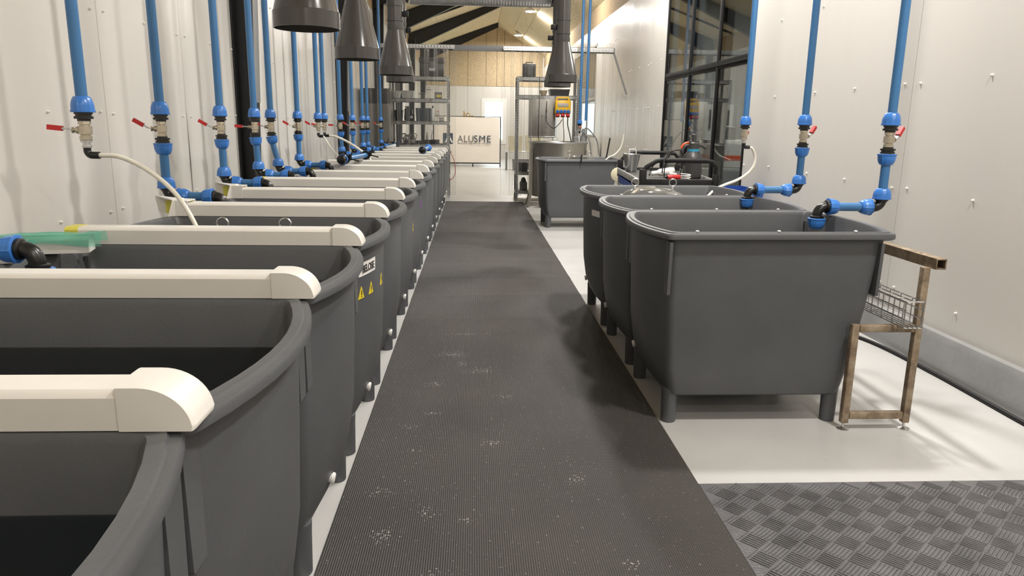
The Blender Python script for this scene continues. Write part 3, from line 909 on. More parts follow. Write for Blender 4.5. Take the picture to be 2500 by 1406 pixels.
# ------------------------------------------------------------------ trunkings over the joints of the left tubs
def trunk_profile(w=0.095, h=0.068, c=0.012):
    return [(-w/2, 0), (w/2, 0), (w/2, h-c), (w/2-c*.4, h-c*.4), (w/2-c, h), (-w/2+c, h), (-w/2+c*.4, h-c*.4), (-w/2, h-c)]
XE = -0.578                                              # where the curved end piece starts
def end_cap_mesh(m):
    mb = MB()
    w, h = 0.104, 0.077
    prof = []
    for k in range(13):
        a = PI/2*k/12
        prof.append((0.035+0.088*math.sin(a), h*math.cos(a)))
    outline = [(0, 0), (0, h)] + prof[0:] [:-1] + [(0.123, 0.008), (0.121, 0.0)]
    # bevelled slab: inset outlines on both faces
    def ring(y, s):
        cx, cz = 0.05, 0.03
        return [(cx+(x-cx)*s, y, max(0, cz+(z-cz)*s) if z > 0.001 else 0.0) for x, z in outline]
    mb.loft([ring(-w/2, .955), ring(-w/2+.004, .985), ring(-w/2+.012, 1.0), ring(w/2-.012, 1.0), ring(w/2-.004, .985), ring(w/2, .955)])
    return mb
def make_trunk(x_left, tape=None, socket=False, m='white_pvc', label='', group='white trunkings across the left tubs'):
    t = thing('trunking', (0, 0, 1.0005), label, 'trunking', group)
    pr = trunk_profile()
    xs = x_left + (0.19 if socket else 0)
    mb = MB(); mb.loft([[(x, p[0], p[1]) for p in pr] for x in (xs, XE+0.02)]); mb.build('cover', M[m], t, smooth=25)
    mb = end_cap_mesh(m); c = mb.build('end_cap', M[m], t, loc=(XE, 0, 0), smooth=38)
    if socket:
        # sleeve with a hood whose mouth is cut on the slant, open to the wall
        xa, xb, xc_ = x_left+.20, x_left+.105, x_left
        t_ = .004
        def wall3(P):
            mb.loft([[p for p in ring] for ring in P])
        mb = MB()
        # front wall, back wall and roof, each a thin plate with its own flare
        mb.loft([[(xa, -.058, 0), (xa, -.053, 0), (xa, -.053, .078), (xa, -.058, .078)], [(xb+.03, -.058, 0), (xb+.03, -.053, 0), (xb+.03, -.053, .079), (xb+.03, -.058, .079)], [(xb, -.083, .0), (xb, -.078, .0), (xb+.022, -.060, .084), (xb+.022, -.066, .084)]])
        mb.loft([[(xa, .053, 0), (xa, .058, 0), (xa, .058, .078), (xa, .053, .078)], [(xb, .053, 0), (xb, .058, 0), (xb, .058, .080), (xb, .053, .080)], [(xc_, .066, .004), (xc_, .072, .004), (xc_-.012, .062, .092), (xc_-.012, .056, .092)]])
        mb.loft([[(xa, -.058, .075), (xa, .058, .075), (xa, .058, .080), (xa, -.058, .080)], [(xb+.03, -.058, .077), (xb+.03, .058, .077), (xb+.03, .058, .082), (xb+.03, -.058, .082)], [(xb+.018, -.068, .083), (xc_-.012, .064, .091), (xc_-.012, .064, .096), (xb+.018, -.068, .088)]])
        mb.mi = 0
        mb.span(xa-.09, xa-.045, -.030, .030, .080, .088, .004)
        mb.build('flared_socket', M[m], t, smooth=20)
        mb = MB(); mb.span(xc_+.045, xa-.01, .046, .0525, .002, .070); tp = mb.build('yellow_tape', M['yellow_tape'], t); tp['label'] = 'yellow tape inside the socket'
    elif tape is not None:
        pr2 = [(p[0]*1.02, p[1]*1.015+(0 if p[1] > .001 else -0.0)) for p in pr]
        mb = MB(); mb.loft([[(x, p[0], p[1]) for p in pr2] for x in (xs+tape-.002, xs+tape+.05)]); tp = mb.build('yellow_tape', M['yellow_tape'], t, smooth=25); tp['label'] = 'band of yellow tape'
    return t
trunk_kinds = {}
TR = {1: (-1.72, None, 0), 2: (-1.72, None, 0), 3: (-1.64, 0.0, 0), 4: (-1.70, None, 1), 5: (-1.70, None, 1), 6: (-1.665, 0.0, 0), 7: (-1.665, 0.0, 0), 8: (-1.665, 0.0, 0),
      9: (-1.665, 0.18, 0), 10: (-1.62, None, 0), 11: (-1.62, None, 0), 12: (-1.62, None, 0), 13: (-1.62, None, 0), 14: (-1.62, None, 0)}
for n in range(1, 15):
    k = TR[n]
    extra = ' with yellow tape at wall end' if k[1] == 0.0 else (' with flared socket end' if k[2] else (' with a yellow tape band' if k[1] else ''))
    lab = f'{ORD[n-1]} white trunking from the camera across the left tubs' + extra
    if k in trunk_kinds:
        c = place(trunk_kinds[k], (0, JOINT(n)+0.005, 1.0005), lab)
    else:
        c = make_trunk(k[0], k[1], bool(k[2]), label=lab); c.location = (0, JOINT(n)+0.005, 1.0005); trunk_kinds[k] = c
# last one is grey and slotted
c = make_trunk(-1.62, None, False, 'grey_pvc', 'grey slotted trunking across the far end of the left tub row', 'grey trunking')
c.location = (0, JOINT(15)-0.03, 1.0005); del c['group']
mb = MB()
for x in (-1.5, -1.42, -1.37, -1.2, -1.15, -1.0, -0.96, -0.8, -0.7):
    mb.lathe((x, -.0475, .03), (0, -1, 0), [(0, .011), (.0008, .011)], 10)
mb.build('slot_holes', M['ink'], c, smooth=0)

# ------------------------------------------------------------------ water pipes
def nut_mod(k, t): return 1.055 if k % 8 == 0 else 1.0
def add_nut(mb, p_narrow, p_wide, rw=0.045, rn=0.032):
    p0, p1 = Vector(p_narrow), Vector(p_wide); L_ = (p1-p0).length
    prof = [(0, .0255), (0, rn*.93)] + [(L_*(.03+.62*k/6), rn+(rw-rn)*math.sin(PI/2*k/6)**.8) for k in range(0, 7)] + [(L_*.86, rw*1.02), (L_*.87, rw*1.07), (L_*.98, rw*1.07), (L_, rw*1.03), (L_, .03)]
    mb.lathe(p0, p1-p0, prof, 48, nut_mod)
def add_collar(mb, p0, p1, r=0.038):
    p0, p1 = Vector(p0), Vector(p1); L_ = (p1-p0).length
    mb.lathe(p0, p1-p0, [(0, .028), (0, r), (L_*.25, r), (L_*.27, r*.86), (L_*.45, r*.86), (L_*.47, r*1.04), (L_*.75, r*1.04), (L_*.77, r*.72), (L_, r*.72), (L_, .02)], 24, lambda k, t: 1.0 if (k % 3) else 1.05)
def valve_parts(t, zt, lever, tilt=0.0):
    """ball valve with its top at zt, 8.5 cm long"""
    mb = MB()
    mb.lathe((0, 0, zt), (0, 0, -1), [(0, .018), (0, .026), (.016, .027), (.017, .021), (.022, .021), (.024, .029), (.060, .029), (.062, .021), (.067, .021), (.068, .026), (.085, .026), (.085, .015)], 12)
    d = Vector((lever[0], lever[1], 0)).normalized()
    mb.lathe((0, 0, zt-.042), d, [(0, .016), (.036, .016), (.036, .011), (.048, .011), (.048, .014), (.054, .014)], 12)
    v = mb.build('ball_valve', M['nickel'], t, smooth=30)
    mb = MB()
    p = Vector((0, 0, zt-.042)) + d*.05
    out = d*math.cos(tilt)+Vector((0, 0, math.sin(tilt)))
    side = Vector((-d.y, d.x, 0))
    a, b = p, p+d*.018+Vector((0, 0, .004))
    def strip(q0, q1, w, th, mbx):
        ax = (q1-q0).normalized(); up = ax.cross(side).normalized()
        mbx.loft([[q+side*w+up*th, q-side*w+up*th, q-side*w-up*th, q+side*w-up*th] for q in (q0, q1)])
    strip(a-d*.006, b, .010, .003, mb); strip(b-d*.002, b+out*.05, .010, .004, mb)
    h = mb.build('lever', M['chrome'], t, smooth=0)
    mb = MB(); strip(b+out*.026, b+out*.086, .0125, .011, mb); g = mb.build('lever_grip', M['red'], h, smooth=0); g['label'] = 'red grip'
def make_drop_pipe(label, group, ztop, lever, tilt, kind='arm', arm=0.34, z_arm=1.068, armdir=1, mirror=1, lower_lean=0.0, name='water_pipe'):
    t = thing(name, (0, 0, 0), label, 'water pipe', group)
    Z = 1.592
    mb = MB(); mb.tube([(0, 0, Z-.03), (0, 0, ztop)], .025, 20); mb.build('pipe', M['pipe'], t)
    mb = MB(); add_nut(mb, (0, 0, Z), (0, 0, Z-.070)); mb.build('compression_nut', M['nut'], t, smooth=42)
    mb = MB(); add_collar(mb, (0, 0, Z-.068), (0, 0, Z-.108)); mb.build('adapter', M['black_fit'], t, smooth=30)
    valve_parts(t, Z-.106, lever, tilt)
    zb = Z-.191
    if kind == 'arm':
        mb = MB(); add_collar(mb, (0, 0, zb-.034), (0, 0, zb+.002)); mb.build('adapter', M['black_fit'], t, smooth=30)
        z1 = zb-.036
        mb = MB(); add_nut(mb, (lower_lean*.25, 0, z1-.062), (0, 0, z1)); mb.build('compression_nut', M['nut'], t, smooth=42)
        zn = z_arm+.045
        xo = lower_lean
        mb = MB(); mb.tube([(0, 0, z1-.03), (xo, 0, zn+.03)], .025, 20); mb.build('lower_pipe', M['pipe'], t)
        mb = MB(); add_nut(mb, (xo, 0, zn+.062), (xo, 0, zn)); mb.build('compression_nut', M['nut'], t, smooth=42)
        # elbow from down to sideways
        s = armdir
        mb = MB()
        pts = [(xo, 0, zn+.004), (xo, 0, zn-.006)] + [(xo+s*(.04-.04*math.cos(a)), 0, zn-.006-.04*math.sin(a)) for a in [PI/2*k/8 for k in range(1, 9)]] + [(xo+s*.062, 0, zn-.046)]
        mb.tube(pts, .027, 20)
        mb.lathe((xo, 0, zn+.004), (0, 0, -1), [(0, .036), (.012, .036), (.014, .030), (.02, .030)], 20)
        mb.lathe((xo+s*.046, 0, zn-.046), (s, 0, 0), [(0, .030), (.004, .037), (.018, .037)], 20)
        mb.build('elbow', M['black_fit'], t)
        za = zn-.046
        mb = MB(); add_nut(mb, (xo+s*.122, 0, za), (xo+s*.062, 0, za)); mb.build('compression_nut', M['nut'], t, smooth=42)
        mb = MB(); mb.tube([(xo+s*.09, 0, za), (xo+s*(arm-.09), 0, za)], .025, 20); mb.build('arm_pipe', M['pipe'], t)
        mb = MB(); add_nut(mb, (xo+s*(arm-.122), 0, za), (xo+s*(arm-.062), 0, za)); mb.build('compression_nut', M['nut'], t, smooth=42)
        mb = MB()
        e = xo+s*(arm-.062)
        pts = [(e, 0, za), (e+s*.012, 0, za)] + [(e+s*(.012+.045*math.sin(a)), 0, za-.045+.045*math.cos(a)) for a in [PI/2*k/8 for k in range(1, 9)]] + [(e+s*.057, 0, za-.062)]
        mb.tube(pts, .027, 20)
        mb.lathe((e-s*.002, 0, za), (s, 0, 0), [(0, .037), (.014, .037), (.018, .030)], 20)
        mb.lathe((e+s*.057, 0, za-.050), (0, 0, -1), [(0, .030), (.004, .038), (.018, .038)], 20)
        mb.build('elbow', M['black_fit'], t)
        mb = MB(); add_nut(mb, (e+s*.057, 0, za-.126), (e+s*.057, 0, za-.066)); mb.build('compression_nut', M['nut'], t, smooth=42)
    elif kind == 'hose':
        mb = MB(); mb.lathe((0, 0, zb+.002), (0, 0, -1), [(0, .02), (.004, .024), (.012, .024), (.013, .017), (.026, .017), (.027, .021), (.036, .021)], 12); mb.build('nipple', M['chrome'], t, smooth=30)
        s = armdir
        mb = MB()
        pts = [(0, 0, zb-.032), (0, 0, zb-.048)] + [(s*(.02-.02*math.cos(a)), 0, zb-.048-.02*math.sin(a)) for a in [PI/2*k/6 for k in range(1, 7)]] + [(s*.052, 0, zb-.068)]
        mb.tube(pts, .0165, 14); mb.build('push_fit_elbow', M['black_fit'], t)
    elif kind == 'stub':
        mb = MB(); mb.tube([(0, 0, zb+.005), (0, 0, zb-.06)], .014, 12); mb.build('hose_tail', M['black_fit'], t)
    return t
def hose_part(t, pts, r=.0105):
    mb = MB(); mb.tube(bez(pts, 10), r, 10); h = mb.build('hose', M['hose'], t); h['label'] = 'milky white hose'; return h

PX = -1.75
G = 'blue water pipes along the left wall'
zc = 4.05
p1 = make_drop_pipe('blue water pipe with white hose curving into a tub, nearest on the left wall', G, zc, (-1, -.12), .10, 'hose'); p1.location = (PX, 3.47, 0)
hose_part(p1, [(.05, 0, 1.333), (.14, 0, 1.327), (.26, -.02, 1.275), (.38, -.05, 1.185), (.47, -.09, 1.07), (.53, -.12, .93), (.55, -.15, .80)])
pA = make_drop_pipe('second blue water pipe along the left wall, with elbow before the first flared trunking', G, zc, (-1, -.25), .55, 'arm', arm=.32); pA.location = (PX, 4.30, 0)
pB = make_drop_pipe('fourth blue water pipe on the left wall, in front of the black column', G, zc, (-1, -.1), .05, 'arm', arm=.30, z_arm=1.068, lower_lean=.01); pB.location = (PX, 6.10, 0)
pC = make_drop_pipe('fifth blue water pipe on the left wall, just behind the black column', G, zc, (-1, -.2), .45, 'arm', arm=.30, z_arm=1.068, lower_lean=.045); pC.location = (PX, 6.58, 0)
place(pA, (PX, 5.29, 0), 'third blue water pipe from the camera on the left wall')
place(pA, (PX, 7.57, 0), 'sixth blue water pipe on the left wall, with empty wall on both sides')
p7 = make_drop_pipe('seventh blue water pipe on the left wall, with a thin hose hanging straight down', G, zc, (-1, -.2), .55, 'hose', armdir=1); p7.location = (PX, 8.55, 0)
hose_part(p7, [(.045, 0, 1.333), (.075, 0, 1.30), (.13, -.04, 1.22), (.21, -.09, 1.14), (.30, -.13, 1.07), (.36, -.15, 1.0), (.40, -.16, .85)], .008)
p8 = make_drop_pipe('eighth blue water pipe on the left wall, its white hose bending over the trunkings', G, zc, (-1, -.6), .2, 'hose'); p8.location = (PX, 8.90, 0)
hose_part(p8, [(.05, 0, 1.333), (.14, 0, 1.32), (.27, .01, 1.26), (.42, .02, 1.16), (.52, .03, 1.06), (.58, .04, .9)], .013)
place(pB, (PX, 9.97, 0), 'ninth blue water pipe on the left wall, in front of the second black column')
place(pA, (PX, 10.95, 0), 'tenth blue water pipe on the left wall, behind the second black column')
place(pA, (PX, 11.95, 0), 'eleventh blue water pipe on the left wall, front one of the close pair')
place(pA, (PX, 12.48, 0), 'twelfth blue water pipe on the left wall, rear one of the close pair')
place(pA, (PX+.03, 14.04, 0), 'last blue water pipe on the left wall, in front of the tall grey cabinet')
GR = 'blue water pipes on the right'
r1 = make_drop_pipe('blue water pipe feeding the nearest right tub', GR, 4.62, (.85, .5), .85, 'arm', arm=.375, z_arm=1.064, armdir=-1); r1.location = (2.345, 4.10, 0)
place(r1, (2.345, 5.20, 0), 'blue water pipe feeding the middle tub of the three on the right')
r3 = make_drop_pipe('blue water pipe on the right with a white hose loop before the window', GR, 4.62, (.5, .85), .1, 'hose', armdir=1); r3.location = (2.345, 6.36, 0)
hose_part(r3, [(.045, 0, 1.333), (.08, 0, 1.318), (.11, 0, 1.25), (.10, -.01, 1.17), (.04, -.02, 1.10), (-.06, -.06, 1.05), (-.18, -.14, 1.02), (-.30, -.24, .985), (-.40, -.32, .92)], .012)
f1 = make_drop_pipe('thin looking blue water pipe at the steel tank, left of two', GR, 4.88, (0, -1), .1, 'stub'); f1.location = (1.985, 13.95, 0)
mb = MB(); mb.tube([(2.10, 13.95, 1.58), (2.11, 13.95, 4.80)], .025, 16); tag(mb.build('water_pipe', M['pipe']), 'plain blue water pipe without valve, right of two at the steel tank', 'water pipe', GR)

# elbow and gutter offcuts lying on the third tub
place(pA, (PX-.03, 2.50, 0), 'black elbow and blue nut of a pipe over the third left tub')
def offcut(loc, rz, ln, label, film):
    t = thing('trunking_offcut', loc, label, 'trunking offcut', None, rz)
    pr = trunk_profile(.10, .06)
    mb = MB(); mb.loft([[(x, p[0], p[1]) for p in pr] for x in (-ln, 0)]); mb.build('cover', M['white_pvc'], t, smooth=25)
    mb = MB()
    rings = []
    rr = random.Random(int(ln*100))
    for i in range(25):
        x = -ln + (ln+.045)*i/24
        w1 = .006+.008*math.sin(i*1.1)+.006*math.sin(i*2.3); low = .034+.010*math.sin(i*.7+1)
        pts = [(-.056-abs(w1)*.6, low), (-.057, .046), (-.050, .064+w1*.3), (-.02, .068+abs(w1)), (.02, .067+abs(w1)*.6), (.05, .064), (.056, .03)]
        rings.append([(x, y, z) for y, z in pts])
    mb.loft(rings, False, False, closed=False)
    f = mb.build('protective_film', M['film'], t, smooth=60); f['label'] = 'loose green protective film'
    return t
offcut((-1.465, 2.86, 1.0), math.radians(14), .9, 'white trunking offcut under green film, rear of two on the third left tub', True)
offcut((-1.615, 2.64, 1.0), math.radians(14), .7, 'white trunking offcut under green film, behind the black elbow', True)

# ------------------------------------------------------------------ clear domed jars
def make_jar(label, loc, r=.25, ztop=1.045):
    t = thing('domed_jar', loc, label, 'jar', 'clear domed jars in the tubs')
    mb = MB()
    z0 = .190
    mb.lathe((0, 0, z0), (0, 0, 1), [(0, r*.9), (.02, r), (ztop-.10-z0, r)], 40)
    mb.build('jar_wall', M['jar'], t)
    mb = MB()
    zz = ztop-.10
    mb.lathe((0, 0, zz), (0, 0, 1), [(0, r*1.08), (.008, r*1.08), (.02, r*1.0), (.05, r*.86), (.075, r*.62), (.09, r*.30), (.094, .02)], 40)
    mb.build('domed_lid', M['jar'], t)
    for sx in (-.15, .15):
        mb = MB(); mb.tube([(sx+.028*math.cos(2*PI*k/20), 0, ztop+.022+.028*math.sin(2*PI*k/20)) for k in range(20)], .0042, 8, closed=True)
        mb.lathe((sx, 0, ztop-.038), (0, 0, 1), [(0, .012), (.034, .007)], 10)
        h = mb.build('ring_handle', M['chrome'], t); h['label'] = 'wire ring handle'
    return t
j0 = make_jar('clear domed jar with two ring handles in third right tub', (1.42, 5.73, 0))
make_jar('clear domed jar in the fourth left tub, behind the third trunking', (-1.065, 3.60, 0), .23, .985)
place(j0, (1.60, 11.15, .02), 'clear domed jar in the lone far tub in front of the steel tank')

# ------------------------------------------------------------------ exhaust funnels
def make_funnel(label, damper=1, group='dark grey exhaust funnels'):
    t = thing('exhaust_funnel', (0, 0, 0), label, 'exhaust funnel', group)
    z = 1.925
    mb = MB()
    # funnel with wall thickness
    prof = [(0, .155), (.075, .155), (.078, .151), (.19, .125), (.193, .124), (.395, .0735), (.40, .0745), (.44, .0745), (.44, .068), (.40, .068), (.395, .067), (.10, .138), (.075, .149), (0, .149)]
    rings = [[(r*math.cos(2*PI*k/40), r*math.sin(2*PI*k/40), z+tz) for k in range(40)] for tz, r in prof]
    mb.loft(rings+[rings[0]], False, False)
    mb.build('funnel', M['cone'], t, smooth=25)
    mb = MB()
    mb.lathe((0, 0, z+.41), (0, 0, 1), [(0, .064), (0, .0715), (1.92, .0715)], 32, caps=False)
    mb.lathe((0, 0, z+.47), (0, 0, 1), [(0, .072), (.002, .0765), (.018, .0765), (.02, .072)], 32, caps=False)
    mb.lathe((0, 0, z+.60), (0, 0, 1), [(0, .072), (.002, .0765), (.018, .0765), (.02, .072)], 32, caps=False)
    mb.build('duct_pipe', M['cone'], t, smooth=30)
    mb = MB()
    mb.box((damper*.098, 0, z+.54), (.05, .05, .05), .004); mb.tube([(damper*.07, 0, z+.54), (damper*.09, 0, z+.54)], .012, 10)
    d = mb.build('damper_handle', M['black'], t); d['label'] = 'black damper handle'
    return t
fu = make_funnel('large dark grey exhaust funnel above the left tubs, nearest of all'); fu.location = (-.79, 3.70, 0)
place(fu, (-.815, 5.42, 0), 'second dark grey exhaust funnel above the left tubs')
place(fu, (-.72, 7.10, 0), 'third dark grey exhaust funnel above the left tubs, front of the overlapping pair')
place(fu, (-.80, 8.35, 0), 'dark grey exhaust funnel mostly hidden behind the third one on the left')
fr = make_funnel('dark grey exhaust funnel right of the aisle, front of two', -1, 'dark grey exhaust funnels'); fr.location = (.907, 7.80, 0)
place(fr, (.97, 8.75, 0), 'dark grey exhaust funnel right of the aisle, rear of two')
# spiral duct crossing the aisle
mb = MB()
n = 300; rings = []
xa, xb, zc_, r0 = -.74, .90, 2.935, .10
for i in range(n+1):
    x = xa+(xb-xa)*i/n
    r = r0*(1.0 if i % 6 else 1.02)
    rings.append([(x, 9.05+r*math.cos(2*PI*k/28), zc_+r*math.sin(2*PI*k/28)) for k in range(28)])
mb.loft(rings)
tag(mb.build('spiral_duct', M['galv'], smooth=60), 'silver spiral duct crossing the aisle between the funnels', 'duct')
mb = MB(); mb.tube([(.902, 9.05, 2.935), (.96, 9.05, 2.935), (1.0, 9.05, 2.95), (1.03, 9.05, 3.0), (1.03, 9.05, 4.0)], .09, 24)
tag(mb.build('duct_bend', M['cone']), 'dark grey bend at the right end of the silver duct', 'duct')
mb = MB(); mb.tube([(-.742, 9.05, 2.935), (-.82, 9.05, 2.95), (-.87, 9.05, 3.05), (-.87, 9.05, 4.0)], .09, 24)
tag(mb.build('duct_bend', M['cone']), 'dark grey bend at the left end of the silver duct', 'duct')

# ------------------------------------------------------------------ rusty stand, tray, hose
t = thing('steel_stand', (2.05, 3.41, 0), 'rusty square tube stand on levelling feet beside the nearest right tub', 'steel stand')
def sq(mb, p, q, a=.036, b=.036, bev=.004):
    p, q = Vector(p), Vector(q); d = q-p
    rot = d.to_track_quat('Z', 'Y').to_matrix()
    mb.box((p+q)/2, (a, b, d.length), bev, rot)
mb = MB(); sq(mb, (-.155, 0, .035), (-.155, 0, .555)); mb.build('left_leg', M['rust'], t)
mb = MB(); sq(mb, (.165, 0, .035), (.165, 0, .845)); mb.build('right_leg', M['rust'], t)
mb = MB(); sq(mb, (-.135, 0, .075), (.145, 0, .075)); mb.build('lower_rail', M['rust'], t)
mb = MB(); sq(mb, (-.135, 0, .535), (.145, 0, .535)); mb.build('upper_rail', M['rust'], t)
for x in (-.155, .165):
    mb = MB(); mb.lathe((x, 0, 0), (0, 0, 1), [(0, .030), (.003, .030), (.009, .012), (.012, .007), (.036, .007)], 20); f = mb.build('levelling_foot', M['chrome'], t); f['label'] = 'shiny levelling foot'
mb = MB()
# hollow square beam running back along the wall
o, i_ = .026, .020
bx, bz = .21, .868
for (x0, x1, z0, z1) in ((-o, o, i_, o), (-o, o, -o, -i_), (-o, -i_, -i_, i_), (i_, o, -i_, i_)):
    mb.span(bx+x0, bx+x1, -.05, 2.1, bz+z0, bz+z1)
mb.lathe((bx, .12, bz+o), (0, 0, 1), [(0, .008), (.004, .008), (.006, .004)], 8)
mb.build('beam', M['rust'], t, smooth=0)
mb = MB(); sq(mb, (.165, 2.0, .0), (.165, 2.0, .845)); mb.build('rear_leg', M['rust'], t)

t = thing('wire_tray', (2.125, 3.30, .562), 'zinc wire cable tray resting on the rusty stand', 'cable tray', rz=0.0)
mb = MB()
w, h, r = .045, .13, .0032
for (x, z) in ((-w, 0.003), (-w, .045), (-w, .09), (-w, h), (w, .003), (w, .045), (w, .09), (w, h), (0, .003), (-w*.5, .003), (w*.5, .003), (0, h)):
    mb.tube([(x, 0, z), (x, 1.5, z)], r, 6)
for k in range(16):
    y = .01+k*.098
    mb.tube([(-w, y, h), (-w, y, 0), (w, y, 0), (w, y, h), (-w, y, h)], r, 6)
mb.tube([(-w, .022, h), (-w-.004, .02, .07), (-w-.004, .02, .04), (-w, .022, 0), (w, .022, 0), (w+.004, .02, .04), (w+.004, .02, .07), (w, .022, h), (-w, .022, h)], r, 6)
mb.build('wire_basket', M['chrome'], t)

mb = MB(); mb.tube(bez([(2.90, -1, .013), (2.893, 1.0, .013), (2.885, 2.6, .013), (2.88, 3.4, .013), (2.89, 4.2, .013), (2.85, 4.9, .013), (2.66, 5.4, .013), (2.50, 5.75, .013)], 12), .013, 10)
tag(mb.build('rubber_hose', M['black']), 'black hose lying on the floor along the right wall', 'hose')

# ------------------------------------------------------------------ far lone tub things
mb = MB(); mb.tube([(1.93, 11.35, .22), (2.10, 11.4, 1.31)], .011, 10); tag(mb.build('black_rod', M['black']), 'black rod leaning out of the lone far tub', 'rod')
mb = MB(); mb.tube(bez([(1.93, 11.2, .80), (2.0, 11.26, .95), (2.08, 11.32, 1.02), (2.18, 11.38, 1.06), (2.27, 11.4, 1.16), (2.305, 11.4, 1.30), (2.31, 11.4, 1.37)], 8), .012, 10)
tag(mb.build('white_hose', M['hose']), 'white hose curving up out of the lone far tub', 'hose')
t = thing('spring_clamp', (1.56, 10.69, 1.012), 'black spring clamp on the rim of the lone far tub', 'clamp')
mb = MB(); mb.box((0, -.012, -.02), (.022, .012, .075), .003, Matrix.Rotation(.15, 3, 'Y')); mb.box((0, .03, .02), (.022, .07, .012), .003); mb.box((.004, .0, .045), (.018, .014, .06), .003, Matrix.Rotation(.3, 3, 'Y')); mb.build('jaws', M['black'], t)
mb = MB(); mb.tube(bez([(2.19, 11.2, .965), (2.215, 11.2, .90), (2.20, 11.2, .78), (2.215, 11.2, .68), (2.26, 11.2, .62)], 8), .007, 8); tag(mb.build('black_cable', M['black']), 'black cord hanging off the right side of the lone far tub', 'cord')

# blue pipe pieces and clamps lying on the trunkings
def pipe_piece(loc, ln, rz, label, clamps):
    t = thing('pipe_piece', loc, label, 'pipe piece', None, rz)
    mb = MB(); mb.tube([(0, 0, 0), (0, ln, 0)], .028, 18); mb.build('pipe', M['pipe'], t)
    mb = MB(); mb.lathe((0, -.05, 0), (0, 1, 0), [(0, .02), (.006, .040), (.02, .048), (.055, .048)], 24); mb.build('end_plug', M['black_fit'], t)
    mb = MB(); add_nut(mb, (0, .10, 0), (0, .01, 0), .05, .036); mb.build('compression_nut', M['nut'], t, smooth=42)
    if clamps:
        for y in clamps:
            mb = MB()
            mb.lathe((0, y-.015, 0), (0, 1, 0), [(0, .030), (0, .052), (.03, .052), (.03, .030)], 24)
            a = mb.build('pipe_clamp', M['black'], t)
            mb = MB(); mb.box((.055, y, .02), (.03, .03, .06), .004); mb.tube([(.06, y, .03), (.09, y, .10)], .007, 8); mb.tube([(.06, y, .0), (.15, y-.01, -.02)], .007, 8)
            mb.build('wing_bolt', M['black'], a)
    else:
        mb = MB(); add_nut(mb, (0, ln-.09, 0), (0, ln, 0), .05, .036); mb.build('compression_nut', M['nut'], t, smooth=42)
    return t
pipe_piece((-1.335, 7.62, 1.121), 1.15, -.08, 'short blue pipe with black ball end and two black clamps on the trunkings', (.12, 1.08))
pipe_piece((-.72, 10.55, 1.121), 1.05, -.02, 'short blue pipe with black end lying on the far trunkings', None)
for k, (x, y, rz, lab) in enumerate(((-1.62, 14.10, .4, 'black spring clamp standing at the far end of the left tubs, left of three'), (-1.52, 14.22, -.2, 'black spring clamp standing at the far end of the left tubs, middle of three'), (-1.40, 14.12, .9, 'dark blue spring clamp standing at the far end of the left tubs, right of three'))):
    t = thing('spring_clamp', (x, y, 1.0695 if k != 1 else 1.0695), lab, 'clamp', None, rz)
    mb = MB(); mb.box((0, 0, .035), (.03, .02, .07), .004); mb.box((-.03, 0, .05), (.08, .015, .018), .004, Matrix.Rotation(.5, 3, 'Y')); mb.box((.02, 0, .09), (.014, .014, .10), .003, Matrix.Rotation(.25, 3, 'Y'))
    mb.build('jaws', M['black'] if k < 2 else M['slate'], t)
mb = MB(); mb.box((0, 0, 0), (.16, .06, .05), .006, Matrix.Rotation(-.25, 3, 'Y')); tag(mb.build('foam_block', M['white'], loc=(-1.42, 13.0, 1.09)), 'bright white wedge on a far trunking near the grey cabinet', 'wedge')
mb = MB(); mb.tube(bez([(-.47, 14.16, .96), (-.43, 14.2, .93), (-.37, 14.2, .80), (-.345, 14.2, .58), (-.40, 14.2, .46), (-.47, 14.2, .43)], 8), .006, 8); tag(mb.build('red_cable', M['red_cable']), 'thin red cable looping down at the end of the left tub row', 'cable')
mb = MB(); mb.tube(bez([(-.48, 14.16, .96), (-.47, 14.22, .90), (-.49, 14.22, .75), (-.48, 14.22, .62)], 8), .008, 8); mb.mi = 0; tag(mb.build('black_cable', M['black']), 'short black cable hanging beside the red cable', 'cable')

